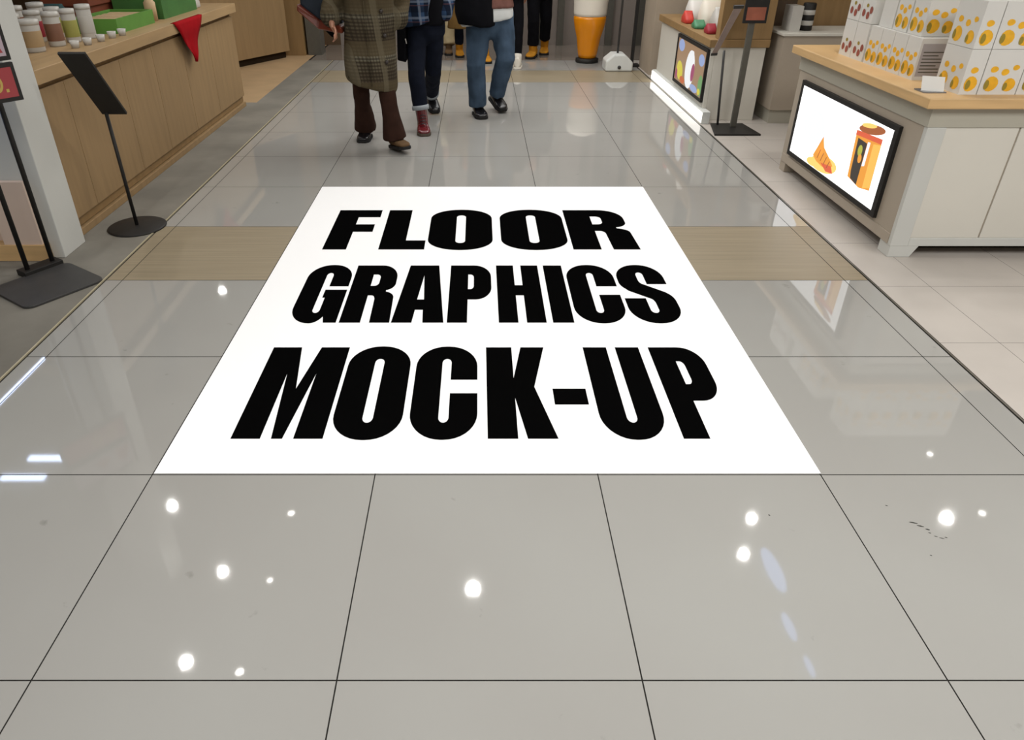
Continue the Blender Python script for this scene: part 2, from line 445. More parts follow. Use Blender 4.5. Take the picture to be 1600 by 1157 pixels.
fg = thing('floor_graphic', 'large white rectangular floor sticker with black words FLOOR GRAPHICS MOCK-UP', 'floor sticker', (.033, 3.536, 0))
obj('sheet', MB().box(-1.1665, 1.2335, 1.942, 5.136, .0004, .0014), M['decalwhite'], fg)
for (y0, y1, gl) in LINES:
    cs = []
    for ch, x0, x1 in gl:
        for c in GL[ch]: cs.append([(x0 + (x1-x0)*u, y0 + (y1-y0)*v) for u, v in c])
    o = obj('lettering', None, M['decalblack'], fg, mesh=text_mesh('lettering', cs, .0019))
    o['label'] = 'black printed word ' + {0: 'FLOOR', 1: 'GRAPHICS', 2: 'MOCK-UP'}[LINES.index((y0, y1, gl))]

# ------------------------------------------------------------------ ceiling lamps
def downlight(x, y, r, power, label, cool=False):
    t = thing('ceiling_downlight', label, 'ceiling light', (x, y, CEIL-.03), 'round ceiling downlights')
    obj('trim_ring', MB().lathe([(r*1.45, 0), (r*1.5, .012), (r*1.5, .03), (r*1.05, .03), (r*1.05, .0), (r*1.45, 0)], (x, y, CEIL-.03), caps=False), M['white'], t)
    obj('lens', MB().lathe([(.001, .012), (r, .012), (r, .02), (.001, .02)], (x, y, CEIL-.03)), M['lens'], t)
    if power:
        l = bpy.data.lights.new('downlight_lamp', 'SPOT'); l.energy = power; l.spot_size = R(150); l.spot_blend = .6
        l.shadow_soft_size = r; l.color = (1, .985, .96)
        lo = bpy.data.objects.new('downlight_lamp', l); C.objects.link(lo); lo.parent = t; lo.location = (0, 0, -.005)
DL = [(-.04, 3.91, .046, 2.2), (-2.84, 4.86, .034, 1), (-2.13, 4.09, .034, .8), (-2.14, 3.25, .036, .8), (2.49, 4.70, .032, 1.0), (2.28, 4.28, .032, 1.0), (4.26, 4.70, .042, 1.5),
      (-1.72, 4.78, .028, 0), (-1.72, 4.01, .022, 0), (-1.73, 3.18, .028, 0), (4.64, 4.78, .028, 0), (4.62, 5.62, .028, 0), (-3.76, 9.31, .05, .8),
      (1.3, 6.6, .05, .9), (0.3, 8.7, .05, .6), (3.0, 8.6, .05, .8), (1.6, 11.0, .05, .5)]
for i, (x, y, r, p) in enumerate(DL):
    downlight(x, y, r, DOWN_W*p, 'round white ceiling downlight above the aisle shop floor')
def strip_light(x, y, w, h, label, m):
    t = thing('ceiling_strip_light', label, 'ceiling light', (x, y, CEIL-.04), 'strip lights on the ceiling')
    obj('housing', MB().box(x-w/2-.02, x+w/2+.02, y-h/2-.02, y+h/2+.02, CEIL-.02, CEIL), M['white'], t)
    obj('diffuser', MB().box(x-w/2, x+w/2, y-h/2, y+h/2, CEIL-.04, CEIL-.02), m, t)
strip_light(-4.3, 5.55, .5, .07, 'slim white strip light on the ceiling at left', M['led_cool'])
strip_light(-4.45, 5.26, .42, .07, 'slim white strip light on the ceiling at left', M['led_cool'])
for (x, y, a, b, lb) in ((2.48, 4.12, .065, .24, 'largest of three bluish oval ceiling lights over the right of the aisle'), (2.40, 3.56, .035, .13, 'middle-sized of three bluish oval ceiling lights'), (2.42, 3.22, .022, .09, 'smallest of three bluish oval ceiling lights')):
    t = thing('oval_ceiling_light', lb, 'ceiling light', (x, y, CEIL-.05), 'bluish oval ceiling lights')
    obj('diffuser', MB().ball((x, y, CEIL-.03), (a, b, .025), u=24), M['coollens'], t)
    obj('housing', MB().box(x-a*.8, x+a*.8, y-b*.9, y+b*.9, CEIL-.02, CEIL), M['white'], t)

# ------------------------------------------------------------------ LEFT: pillar, long oak counter, goods
struct('wall_pillar', MB().box(-2.72, -2.435, 3.84, 4.085, 0, CEIL), M['greywhite'], bevel=.004)
XF = -2.5
t = thing('shop_counter', 'long oak-panelled shop counter with goods on top beside the grey walkway', 'counter', (-3.0, 6.0, 0))
obj('carcass', MB().box(-3.5, XF-.02, 4.1, 7.84, .05, .90), M['woodbrown'], t)
YP = [4.1, 4.46, 5.22, 5.78, 6.40, 7.05, 7.84]
for a, b in zip(YP, YP[1:]):
    obj('front_panel', MB().box(XF-.02, XF, a+.002, b-.002, .11, .885), M['wood'], t, bevel=.0015)
obj('worktop', MB().box(-3.52, -2.455, 4.09, 7.87, .92, 1.0), M['woodtop'], t, bevel=.004)
obj('shadow_gap', MB().box(-3.48, XF-.03, 4.1, 7.82, .89, .92).box(-3.48, XF-.035, 4.1, 7.82, .045, .11), M['recess_shade'], t)  # dark strips painted as the shadow lines above and below the panels
obj('base_rail', MB().box(-3.5, XF+.005, 4.1, 7.84, 0, .045), M['wood'], t, bevel=.003)

# canisters on the counter
def canister(x, y, h, r, lm, label, tilt=0):
    t = thing('canister', label, 'canister', (x, y, 1.0), 'canisters on the oak counter')
    obj('body', MB().lathe([(r*.94, 0), (r, .01), (r, h-.012), (r*.96, h-.004)], (x, y, 1.0)), M['can'], t)
    obj('label_band', MB().lathe([(r+.0008, h*.18), (r+.0012, h*.19), (r+.0012, h*.72), (r+.0008, h*.73)], (x, y, 1.0)), lm, t)
    obj('lid', MB().lathe([(r*1.03, h-.012), (r*1.05, h), (r*1.02, h+.018), (r*.6, h+.02)], (x, y, 1.0)), M['can'], t)
    return t
cans = [(-2.80, 4.78, .17, .062, 'lbltan', 'squat white canister with wide tan label nearest the white pillar'),
        (-2.78, 5.02, .19, .050, 'lblbrown', 'white canister with brown label, second along the front row from the pillar'),
        (-2.76, 5.20, .19, .046, 'lblolive', 'white canister with olive label in the front row between two others'),
        (-2.74, 5.38, .20, .048, 'can', 'plain white canister at the far end of the front row'),
        (-3.02, 4.98, .18, .055, 'lblbrown', 'white canister with brown label in the second row behind the squat one'),
        (-3.00, 5.20, .18, .050, 'lblred', 'white canister with dark red label in the second row'),
        (-2.98, 5.42, .18, .050, 'lblolive', 'white canister with olive label in the second row near the green tray'),
        (-3.24, 5.10, .19, .062, 'lbltan', 'wide white canister with tan label in the back row behind the pillar edge'),
        (-3.22, 5.38, .19, .055, 'lblbrown', 'white canister with brown label in the back row'),
        (-3.20, 5.62, .19, .055, 'lbltan', 'white canister with tan label at the far end of the back row')]
for (x, y, h, r, lm, lb) in cans: canister(x, y, h, r, M[lm], lb)
cups = [(-2.62, 4.93, 'small white sample cup on the counter edge nearest the pillar'), (-2.60, 5.06, 'small white sample cup second from the pillar on the counter edge'),
        (-2.585, 5.22, 'small white sample cup in the middle of the counter edge row'), (-2.58, 5.38, 'small white sample cup fourth along the counter edge'),
        (-2.57, 5.52, 'small white sample cup beside the green tray')]
for (x, y, lb) in cups:
    o = obj('sample_cup', MB().lathe([(.022, 0), (.030, .045), (.027, .045), (.020, .006), (.001, .006)], (x, y, 1.0), 18), M['can'])
    tag(o, lb, 'cup', 'sample cups on the counter edge')
def tray(name, x0, x1, y0, y1, h, m, label, cat, fill=None):
    t = thing(name, label, cat, ((x0+x1)/2, (y0+y1)/2, 1.0))
    w = .012
    obj('tray_wall', MB().box(x0, x1, y0, y0+w, 1.0, 1.0+h).box(x0, x1, y1-w, y1, 1.0, 1.0+h).box(x0, x0+w, y0+w, y1-w, 1.0, 1.0+h).box(x1-w, x1, y0+w, y1-w, 1.0, 1.0+h).box(x0+w, x1-w, y0+w, y1-w, 1.0, 1.01), m, t)
    if fill:
        mb = MB(); n = max(2, int((y1-y0)/.1))
        for i in range(n):
            yy = y0 + .03 + (y1-y0-.06)*(i+.5)/n
            mb.box(x0+.03, x1-.03, yy-.03, yy+.03, 1.01, 1.0+h*.85)
        obj('packet', mb, fill, t, bevel=.006)
    return t
tray('display_tray', -2.98, -2.63, 5.60, 6.27, .10, M['green'], 'light green rectangular display tray on the oak counter', 'tray', M['beige'])
o = obj('cardboard_tube', MB().lathe([(.045, 0), (.045, .14), (.038, .145), (.03, .16)], (-2.70, 6.40, 1.0)), M['beige'])
tag(o, 'short beige round tub between the two green containers on the counter', 'tub')
tray('display_crate', -3.05, -2.64, 6.50, 7.30, .17, M['greendark'], 'tall dark green crate on the counter above the red pennant', 'crate', M['green'])
o = obj('gift_box', MB().box(-3.42, -3.08, 6.15, 6.65, 1.0, 1.17).box(-3.44, -3.06, 6.13, 6.67, 1.13, 1.19), M['rust'], bevel=.006); tag(o, 'red-brown lidded gift box at the back of the counter', 'box')
def pouch(name, x, y, rx, ry, h, m, label, cat, z=1.0, g=None):
    prof = [(0, .88), (.1, 1.0), (.45, 1.02), (.75, .95), (.9, .86), (1.0, .84)]
    rr = []
    for v, s in prof:
        sy = s if v < .5 else 1 - .15*(v-.5)
        sx = s; sy *= (1 - .85*max(0, v-.35)/.65)
        rr.append([(x + rx*sx*math.copysign(abs(math.cos(2*math.pi*k/20))**.5, math.cos(2*math.pi*k/20))*(1+.06*noise.noise(Vector((k*.9, v*5, x*9)))), y + ry*sy*math.copysign(abs(math.sin(2*math.pi*k/20))**.5, math.sin(2*math.pi*k/20)), z + h*v) for k in range(20)])
    o = obj(name, MB().rings(rr), m, smooth=True)
    return tag(o, label, cat, g)
pouch('cloth_pouch', -3.25, 5.92, .10, .16, .17, M['teal'], 'dark teal cloth pouch behind the white canisters', 'pouch')
pouch('gift_pouch', -2.72, 7.42, .06, .08, .11, M['can'], 'small white pouch beyond the dark green crate', 'pouch')
o = obj('leaflet', MB().box(-.09, .09, -.13, .13, 0, .006, Matrix.Translation((-3.18, 6.9, 1.06)) @ Matrix.Rotation(R(-24), 4, 'Y')).box(-3.24, -3.12, 6.83, 6.97, 1.0, 1.03), M['can']); tag(o, 'white leaflet leaning behind the dark green crate', 'leaflet')
# red pennant hanging over the edge of the worktop
pm = MB(); n = 14
vs = []
for i in range(n+1):
    f = i/n
    wv = .006*math.sin(f*9)
    a = 6.19 + (6.52-6.19)*f; b = 6.85 - (6.85-6.52)*f
    z = 1.002 - .34*f
    vs.append([pm.bm.verts.new((-2.449 + .004 + wv + .012*math.sin(j*1.3+f*3)*f, a + (b-a)*j/8, z)) for j in range(9)])
top = [pm.bm.verts.new((-2.475, 6.19 + .66*j/8, 1.0045)) for j in range(9)]
vs = [top] + vs
for r0, r1 in zip(vs, vs[1:]):
    for j in range(8): pm.bm.faces.new((r0[j], r0[j+1], r1[j+1], r1[j])).smooth = True
o = obj('pennant', pm, M['red'])
s = o.modifiers.new('solid', 'SOLIDIFY'); s.thickness = .003; s.offset = 1
tag(o, 'red triangular cloth pennant hanging over the front edge of the oak counter', 'pennant')

# thin black menu stand in front of the counter
t = thing('menu_stand', 'black menu stand with tilted board and round base in front of the oak counter', 'menu stand', (-2.215, 4.33, 0))
obj('base', MB().lathe([(.001, 0), (.178, 0), (.18, .006), (.17, .012), (.03, .016), (.001, .016)], (-2.215, 4.33, 0), 40), M['black'], t)
obj('pole', MB().cyl((-2.215, 4.33, .01), (-2.222, 4.325, .73), .011), M['black'], t)
bm_ = MB(); bm_.prism([(-2.25, 4.33, .715), (-2.102, 4.33, .715), (-2.102, 4.03, 1.10), (-2.25, 4.03, 1.10)], (0, .012, .010))
obj('board', bm_, M['black'], t, bevel=.002)

# sign stand on two poles at the left edge
t = thing('sign_stand', 'dark sign stand with two poles, slab base and red framed notices at left edge', 'sign stand', (-2.31, 3.45, 0))
u = Vector((.57, .82, 0)); w = Vector((.82, -.57, 0))
c = Vector((-2.31, 3.445, 0))
pts = []
hu, hw, cr = .215, .16, .05
for (sx_, sy_, a0) in ((1, 1, 0), (-1, 1, 90), (-1, -1, 180), (1, -1, 270)):
    for i in range(6):
        a = R(a0 + 18*i); p = c - w*.04 + u*(sx_*(hu-cr) + cr*math.cos(a)) + w*(sy_*(hw+.04-cr) + cr*math.sin(a)); pts.append((p.x, p.y, 0))
obj('base_slab', MB().prism(pts, (0, 0, .014)), M['darkgrey'], t, bevel=.003)
p1, p2 = Vector((-2.445, 3.725, 0)), Vector((-2.522, 3.605, 0))
mid = (p1+p2)/2; d = (p1-p2).normalized(); e = Vector((d.y, -d.x, 0))
q = [mid + d*.11 + e*.04, mid - d*.11 + e*.04, mid - d*.11 - e*.05, mid + d*.11 - e*.05]
obj('pole_socket', MB().prism([(v.x, v.y, 0) for v in q], (0, 0, .035)), M['black'], t, bevel=.004)
for p in (p1, p2): obj('pole', MB().cyl(p + Vector((0, 0, .03)), p + Vector((0, 0, 1.55)), .013), M['black'], t)
sgn = Vector((-2.235, 3.60, 0)) + e*0
def sign_panel(z0, z1, red, glyph):
    a = sgn; b = sgn - u*.42; n_ = w
    fr = MB(); fr.prism([a + Vector((0,0,z0)), b + Vector((0,0,z0)), b + Vector((0,0,z1)), a + Vector((0,0,z1))], -n_*.02)
    f = obj('frame', fr, M['black'], t, bevel=.002)
    i0 = a - u*.018 + n_*.001; i1 = b + u*.018 + n_*.001
    obj('notice', MB().prism([i0 + Vector((0,0,z0+.02)), i1 + Vector((0,0,z0+.02)), i1 + Vector((0,0,z1-.02)), i0 + Vector((0,0,z1-.02))], n_*.001), red, f)
    def at(s, z): return a - u*s + n_*.0032 + Vector((0, 0, z))
    if glyph:
        g = MB()
        rr_ = [[at(.105 + k_*math.cos(2*math.pi*i/20)*.030, z0+.088 + k_*math.sin(2*math.pi*i/20)*.042) for i in range(20)] for k_ in (1.0, .62)]
        va = [g.bm.verts.new(p) for p in rr_[0]]; vb = [g.bm.verts.new(p) for p in rr_[1]]
        for i in range(20): g.bm.faces.new((va[i], va[(i+1) % 20], vb[(i+1) % 20], vb[i]))
        g.poly([at(.055, z0+.045), at(.068, z0+.045), at(.068, z0+.06), at(.055, z0+.06)])
        rr_ = [[at(.205 + k_*math.cos(2*math.pi*i/20)*.030, z0+.088 + k_*math.sin(2*math.pi*i/20)*.042) for i in range(20)] for k_ in (1.0, .62)]
        va = [g.bm.verts.new(p) for p in rr_[0]]; vb = [g.bm.verts.new(p) for p in rr_[1]]
        for i in range(20): g.bm.faces.new((va[i], va[(i+1) % 20], vb[(i+1) % 20], vb[i]))
        obj('numeral', g, M['sign_yellow'], f)
    else:
        g = MB(); g.poly([at(.03, z0+.035), at(.12, z0+.035), at(.12, z0+.11), at(.07, z0+.14)]); g.poly([at(.16, z0+.05), at(.26, z0+.05), at(.21, z0+.13)])
        obj('red_mark', g, M['sign_red'], f)
sign_panel(.955, 1.130, M['sign_red'], True)
sign_panel(1.14, 1.34, M['sign_white'], False)

# display cabinet behind the sign stand
t = thing('display_cabinet', 'low pinkish-white display cabinet with orange wood base beside the white pillar', 'cabinet', (-3.0, 4.0, 0))
obj('body', MB().box(-3.5, -2.74, 3.88, 4.06, .10, .47), M['pinkpanel'], t, bevel=.004)
obj('front_panel', MB().box(-3.5, -2.52, 3.865, 3.885, .10, .47).box(-2.74, -2.52, 3.80, 3.836, .10, .47), M['pinkpanel'], t)
obj('base', MB().box(-3.5, -2.50, 3.79, 3.838, 0, .10).box(-3.5, -2.74, 3.838, 4.06, 0, .10), M['woodlight'], t, bevel=.003)
obj('shelf', MB().box(-3.4, -2.90, 3.45, 4.05, .77, .79).box(-3.38, -3.34, 3.9, 4.05, .45, .77).box(-2.95, -2.91, 3.9, 4.05, .45, .77), M['black'], t)
obj('light_strip', MB().box(-2.925, -2.895, 3.45, 4.0, .79, .81), M['led_cool'], t)

# second oak block further back, rotated, and posts beyond
cb = Vector((-2.74, 11.0, 0)); dd = Vector((-.45, -.82, 0)).normalized(); nn = Vector((dd.y, -dd.x, 0))
def along(a0, a1, d0, d1, z0, z1):
    pts = [cb + dd*a0 + nn*d0, cb + dd*a1 + nn*d0, cb + dd*a1 + nn*d1, cb + dd*a0 + nn*d1]
    return MB().prism([(p.x, p.y, z0) for p in pts], (0, 0, z1-z0))
t = thing('corner_counter', 'plain tan wooden counter block standing behind the end of the oak counter', 'counter', (-3.2, 10.1, 0))
s_ = 1 if nn.x < 0 else -1
obj('body', along(0, 2.7, 0, .5*s_, .09, 1.02), M['wood'], t, bevel=.004)
obj('plinth', along(.04, 2.66, .05*s_, .46*s_, 0, .09), M['recess_shade'], t)  # kick shadow put into the dark colour of the plinth
obj('worktop', along(-.02, 2.72, -.02*s_, .52*s_, 1.02, 1.06), M['woodtop'], t, bevel=.003)
struct('wall_post', MB().box(-2.84, -2.55, 11.15, 11.5, 0, CEIL), M['woodbrown'])
struct('trim_9', MB().box(-2.52, -2.32, 11.2, 11.5, 0, CEIL), M['greymetal'])

# ------------------------------------------------------------------ RIGHT: cream kiosk with the lit picture panel
KX, KY0, KY1 = 2.42, 3.85, 5.60
t = thing('kiosk_counter', 'cream kiosk counter with pale wood top and lit picture panel on its aisle side', 'counter', (3.4, 4.7, 0))
obj('carcass', MB().box(KX, 4.4, KY0+.012, KY1, .075, .845), M['shaded_cream'], t, bevel=.003)
obj('worktop', MB().box(KX-.075, 4.45, KY0-.06, KY1+.05, .865, .92), M['woodlight'], t, bevel=.006)
obj('apron', MB().box(KX-.01, 4.41, KY0-.004, KY1+.01, .757, .866), M['creamband'], t, bevel=.002)  # recess shadow below the worktop put into a greyer cream
ef = MB()
obj('end_panel', MB().box(KX+.10, 2.915, KY0+.004, KY0+.02, .12, .757).box(2.925, 4.38, KY0+.004, KY0+.02, .12, .757), M['cream'], t, bevel=.002)
obj('end_stile', MB().box(KX-.005, KX+.10, KY0-.002, KY0+.03, .07, .757).box(KX+.10, 4.4, KY0-.002, KY0+.03, .07, .12), M['greywhite'], t, bevel=.003)
obj('foot', MB().prism([(KX, KY0, 0), (KX+.13, KY0, 0), (KX+.17, KY0, .075), (KX, KY0, .075)], (0, .12, 0)), M['greywhite'], t, bevel=.003)
obj('foot', MB().prism([(KX, KY1-.1, 0), (KX+.13, KY1-.1, 0), (KX+.17, KY1-.1, .075), (KX, KY1-.1, .075)], (0, .1, 0)), M['shaded_cream'], t, bevel=.003)
obj('foot', MB().prism([(4.3, KY0, 0), (4.4, KY0, 0), (4.4, KY0, .075), (4.26, KY0, .075)], (0, .12, 0)), M['greywhite'], t, bevel=.003)
obj('kick_board', MB().box(KX+.14, 4.2, KY0+.14, KY1-.12, 0, .075), M['recess_shade'], t)
obj('skirt_rail', MB().box(KX-.008, KX+.002, KY0+.03, KY1-.02, .075, .135), M['shaded_cream'], t, bevel=.002)
# lit panel
PX = KX - .022
fr = MB()
y0, y1, z0, z1 = 4.075, 5.47, .158, .705
b_ = .032
fr.box(PX, KX+.004, y0, y1, z0, z0+b_).box(PX, KX+.004, y0, y1, z1-b_, z1).box(PX, KX+.004, y0, y0+b_+.012, z0+b_, z1-b_).box(PX, KX+.004, y1-b_, y1, z0+b_, z1-b_)
lp = obj('panel_frame', fr, M['black'], t, bevel=.002)
scr = obj('lit_picture', MB().box(PX+.006, KX+.003, y0+b_+.012, y1-b_, z0+b_, z1-b_), M['screen'], lp)
SX = PX + .004
def sp(*pts): return [(SX, y, z) for (y, z) in pts]
pc = MB()
def ell(cy, cz, ry, rz, rot=0, n=20, lift=0):
    return [(SX-lift, cy + ry*math.cos(2*math.pi*i/n)*math.cos(rot) - rz*math.sin(2*math.pi*i/n)*math.sin(rot), cz + ry*math.cos(2*math.pi*i/n)*math.sin(rot) + rz*math.sin(2*math.pi*i/n)*math.cos(rot)) for i in range(n)]
pc.mi = 0; pc.poly(ell(4.86, .255, .20, .058, -.12))
pc.mi = 1; pc.poly([(SX-.0006, y, z) for y, z in ((5.04, .27), (4.985, .36), (4.945, .425), (4.90, .36), (4.80, .32), (4.72, .28), (4.86, .235), (4.97, .245))])
pc.mi = 5; pc.poly([(SX-.001, y, z) for y, z in ((4.98, .30), (4.945, .385), (4.90, .335), (4.93, .29))])
pc.mi = 4; pc.poly([(SX-.001, y, z) for y, z in ((4.90, .255), (4.74, .275), (4.70, .235), (4.80, .222))])
pc.mi = 6; pc.poly([(SX, y, z) for y, z in ((4.53, .575), (4.215, .595), (4.205, .285), (4.335, .262), (4.50, .285))])
pc.mi = 4; pc.poly([(SX-.0006, y, z) for y, z in ((4.53, .575), (4.215, .595), (4.213, .565), (4.53, .545))])
pc.mi = 8; pc.poly(ell(5.12, .45, .20, .11, .1)); pc.mi = 0; pc.poly(ell(5.02, .225, .10, .030, -.1, 16, .0003))
for i in range(4):
    pc.mi = 7; a_ = 4.97 - .055*i; pc.poly([(SX-.0016, a_, .27 - .008*i), (SX-.0016, a_-.010, .27 - .008*i), (SX-.0016, a_-.035, .335 - .012*i), (SX-.0016, a_-.025, .335 - .012*i)])
pc.mi = 9; pc.poly([(SX-.0006, y, z) for y, z in ((4.30, .545), (4.215, .56), (4.208, .30), (4.29, .275))])
pc.mi = 2; pc.poly([(SX-.0008, y, z) for y, z in ((4.49, .535), (4.37, .53), (4.37, .268), (4.46, .285), (4.475, .33))])
pc.mi = 3; pc.poly(ell(4.43, .47, .028, .035, 0, 14, .0012)); pc.mi = 1; pc.poly(ell(4.41, .425, .024, .028, 0, 14, .0014))
pc.mi = 8; pc.poly([(SX-.001, y, z) for y, z in ((4.365, .54), (4.335, .545), (4.335, .40), (4.365, .39))])
pc.mi = 7; pc.poly(ell(4.36, .617, .155, .030, -.16)); pc.mi = 0; pc.poly(ell(4.40, .632, .09, .014, -.16, 16, .0008))
obj('printed_picture', pc, [M['scr_yellow'], M['scr_gold'], M['scr_black'], M['scr_olive'], M['scr_red'], M['scr_orange'], M['scr_gold'], M['scr_brown'], M['scr_pale'], M['scr_gold2']], scr)

# white printed boxes on the kiosk top; mesh carries its own printed fruit
ZT = .92
def gift_box(x0, x1, y0, y1, z0, z1, style, label, sides='LF'):
    mb = MB(); g = .0025
    mb.mi = 0; mb.box(x0+g, x1-g, y0+g, y1-g, z0, z1-.002)
    h = z1 - z0
    def blob(face, uu, vv, ru, rv, mi):
        if face == 'S': return
        mb.mi = mi; P_ = []; lf = .0008 if mi == 2 else .0016
        for i in range(12):
            a = 2*math.pi*i/12
            du, dv = uu + ru*math.cos(a), vv + rv*math.sin(a)*(1 - .12*math.cos(a))
            if face == 'L': P_.append((x0+g-lf, y1-g-du*(y1-y0-2*g), z0+dv*h))
            else: P_.append((x0+g+du*(x1-x0-2*g), y0+g-lf, z0+dv*h))
        mb.poly(P_)
    if style == 'fruit':
        for face in sides:
            wid = (y1-y0) if face == 'L' else (x1-x0)
            ru = .030/wid
            if wid < .12:
                blob(face, .5, .24, ru*1.2, .17, 2); blob(face, .36, .22, ru*.45, .11, 3); blob(face, .5, .54, ru*.7, .07, 2); continue
            blob(face, .28, .24, ru*1.25, .17, 2); blob(face, .76, .22, ru*1.1, .15, 2)
            blob(face, .16, .22, ru*.45, .11, 3); blob(face, .66, .18, ru*.4, .09, 3)
            blob(face, .55, .50, ru*.7, .075, 2); blob(face, .25, .56, ru*.7, .07, 2); blob(face, .80, .60, ru*.6, .06, 2)
    elif style == 'berry':
        for face in sides:
            wid = (y1-y0) if face == 'L' else (x1-x0); ru = .016/wid
            for uu, vv in ((.25, .25), (.6, .2), (.8, .35)): blob(face, uu, vv, ru*1.3, .10, 4)
            blob(face, .45, .45, ru, .05, 3)
    if 'S' in sides:       # camera-side face with lilac text block
        mb.mi = 1
        mb.poly([(x0+g+.012, y0+g-.0008, z0+.02), (x1-g-.008, y0+g-.0008, z0+.02), (x1-g-.008, y0+g-.0008, z1-.03), (x0+g+.012, y0+g-.0008, z1-.03)])
        mb.mi = 5
        for i in range(7):
            zz = z0 + .04 + i*(h-.10)/7
            mb.poly([(x0+g+.025, y0+g-.0014, zz), (x1-g-.02-.02*(i % 3), y0+g-.0014, zz), (x1-g-.02-.02*(i % 3), y0+g-.0014, zz+.006), (x0+g+.025, y0+g-.0014, zz+.006)])
    bmesh.ops.recalc_face_normals(mb.bm, faces=[f for f in mb.bm.faces if f.material_index == 0])
    o = obj('gift_box', mb, [M['boxwhite'], M['boxpale'], M['fruit'], M['fruitdark'], M['berry'], M['greymetal']])
    return tag(o, label, 'box', 'white printed boxes on the kiosk counter')
H = .225
# block facing the aisle: four fruit boxes side by side, berry boxes beyond, upper tier
ord_ = ['nearest', 'second', 'third', 'farthest']
for i in range(4):
    ya = 4.28 + i*.15
    gift_box(2.50, 2.68, ya, ya+.15, ZT, ZT+H, 'fruit', 'white fruit-printed box, %s of four in the lower aisle row behind the clear stand' % ord_[i], 'LS' if i == 0 else 'L')
for i in range(2):
    gift_box(2.50, 2.68, 4.90+i*.17, 5.07+i*.17, ZT, ZT+H, 'berry', ['white box with small brown berries, lower row next to the fruit boxes', 'white box with small brown berries at the far end of the lower row'][i], 'L')
gift_box(2.52, 2.70, 4.34, 4.50, ZT+H, ZT+2*H, 'fruit', 'white fruit-printed box in the upper aisle row nearest the camera', 'LF')
gift_box(2.52, 2.70, 4.51, 4.67, ZT+H, ZT+2*H, 'fruit', 'white fruit-printed box in the middle of the upper aisle row', 'L')
gift_box(2.52, 2.70, 4.68, 4.84, ZT+H, ZT+2*H, 'plain', 'plain grey-white box in the upper aisle row beside the berry boxes', 'L')
gift_box(2.50, 2.68, 4.90, 5.07, ZT+H, ZT+2*H, 'berry', 'white berry-printed box in the upper row over its twin', 'L')
gift_box(2.50, 2.68, 5.07, 5.24, ZT+H, ZT+2*H, 'berry', 'white berry-printed box at the far top corner of the stack', 'L')
# block facing the camera: columns of two
cx = [2.54, 2.64, 2.845, 3.05, 3.255]
nm = ['narrow first', 'second', 'third', 'fourth']
for i in range(4):
    x0, x1 = cx[i], cx[i+1]
    for kz, tier in ((0, 'lower'), (1, 'upper')):
        gift_box(x0, x1, 3.885, 4.12, ZT + kz*H, ZT + (kz+1)*H, 'fruit', 'white box with big yellow fruit, %s column from the corner, %s tier' % (nm[i], tier), 'LF' if i == 0 else 'F')
# clear price holder on the corner
t = thing('price_holder', 'small clear acrylic price holder on the corner of the kiosk top', 'price holder', (2.43, 3.96, ZT))
obj('foot', MB().box(2.38, 2.50, 3.92, 4.02, ZT, ZT+.006), M['acrylic'], t)
obj('card', MB().prism([(2.39, 3.97, ZT+.006), (2.49, 3.93, ZT+.006), (2.49, 3.955, ZT+.075), (2.39, 3.995, ZT+.075)], (.004, .006, 0)), M['boxwhite'], t)

# ------------------------------------------------------------------ RIGHT: second kiosk with poster, lit plinth and bright bags
t = thing('poster_kiosk', 'small wood and cream kiosk with framed colourful poster and glowing white plinth', 'kiosk', (2.5, 8.2, 0))
obj('plinth', MB().box(2.185, 2.26, 7.04, 9.35, 0, .115), M['white'], t, bevel=.004)
obj('light_strip', MB().box(2.175, 2.185, 7.05, 9.33, .012, .105), M['led'], t)
obj('body', MB().box(2.262, 2.74, 7.20, 9.30, 0, .68).box(2.222, 2.262, 7.20, 9.30, .116, .68), M['cream'], t, bevel=.004)
obj('wood_tray', MB().box(2.19, 2.76, 7.17, 9.34, .68, .75), M['woodbrown'], t, bevel=.004)
fr = MB(); y0, y1, z0, z1 = 7.22, 8.38, .165, .655; b_ = .03
fr.box(2.195, 2.222, y0, y1, z0, z0+b_).box(2.195, 2.222, y0, y1, z1-b_, z1).box(2.195, 2.222, y0, y0+b_, z0+b_, z1-b_).box(2.195, 2.222, y1-b_, y1, z0+b_, z1-b_)
pf = obj('poster_frame', fr, M['black'], t, bevel=.002)
ps = MB(); X0 = 2.205
def py_(pts, lift=0): return [(X0-lift, y, z) for y, z in pts]
ps.mi = 0; ps.poly(py_([(y0+b_, z0+b_), (y1-b_, z0+b_), (y1-b_, z1-b_), (y0+b_, z1-b_)]))
def pe(mi, cy, cz, ry, rz, rot=0, lift=.0006):
    ps.mi = mi; ps.poly([(X0-lift, cy + ry*math.cos(a)*math.cos(rot) - rz*math.sin(a)*math.sin(rot), cz + ry*math.cos(a)*math.sin(rot) + rz*math.sin(a)*math.cos(rot)) for a in [2*math.pi*i/22 for i in range(22)]])
pe(1, 7.78, .38, .17, .19, .25); pe(2, 8.20, .56, .12, .06); pe(3, 7.66, .37, .06, .09, .2, .0010); pe(4, 8.16, .31, .13, .09, .3); pe(5, 7.34, .30, .08, .10)
pe(2, 7.55, .235, .14, .035, 0, .0014); pe(6, 8.02, .235, .10, .035, 0, .0010); pe(2, 7.40, .53, .10, .055); pe(1, 7.72, .50, .05, .07, 0, .0014); pe(3, 8.28, .26, .04, .05, 0, .0012); pe(4, 7.36, .24, .05, .03, 0, .0012)
obj('poster', ps, [M['pst_tan'], M['pst_white'], M['pst_blue'], M['pst_pink'], M['pst_yellow'], M['pst_green'], M['pst_orange']], pf)
ht = thing('wooden_hutch', 'brown wooden hutch standing on the poster kiosk behind the snack bags', 'hutch', (2.6, 8.2, .75))
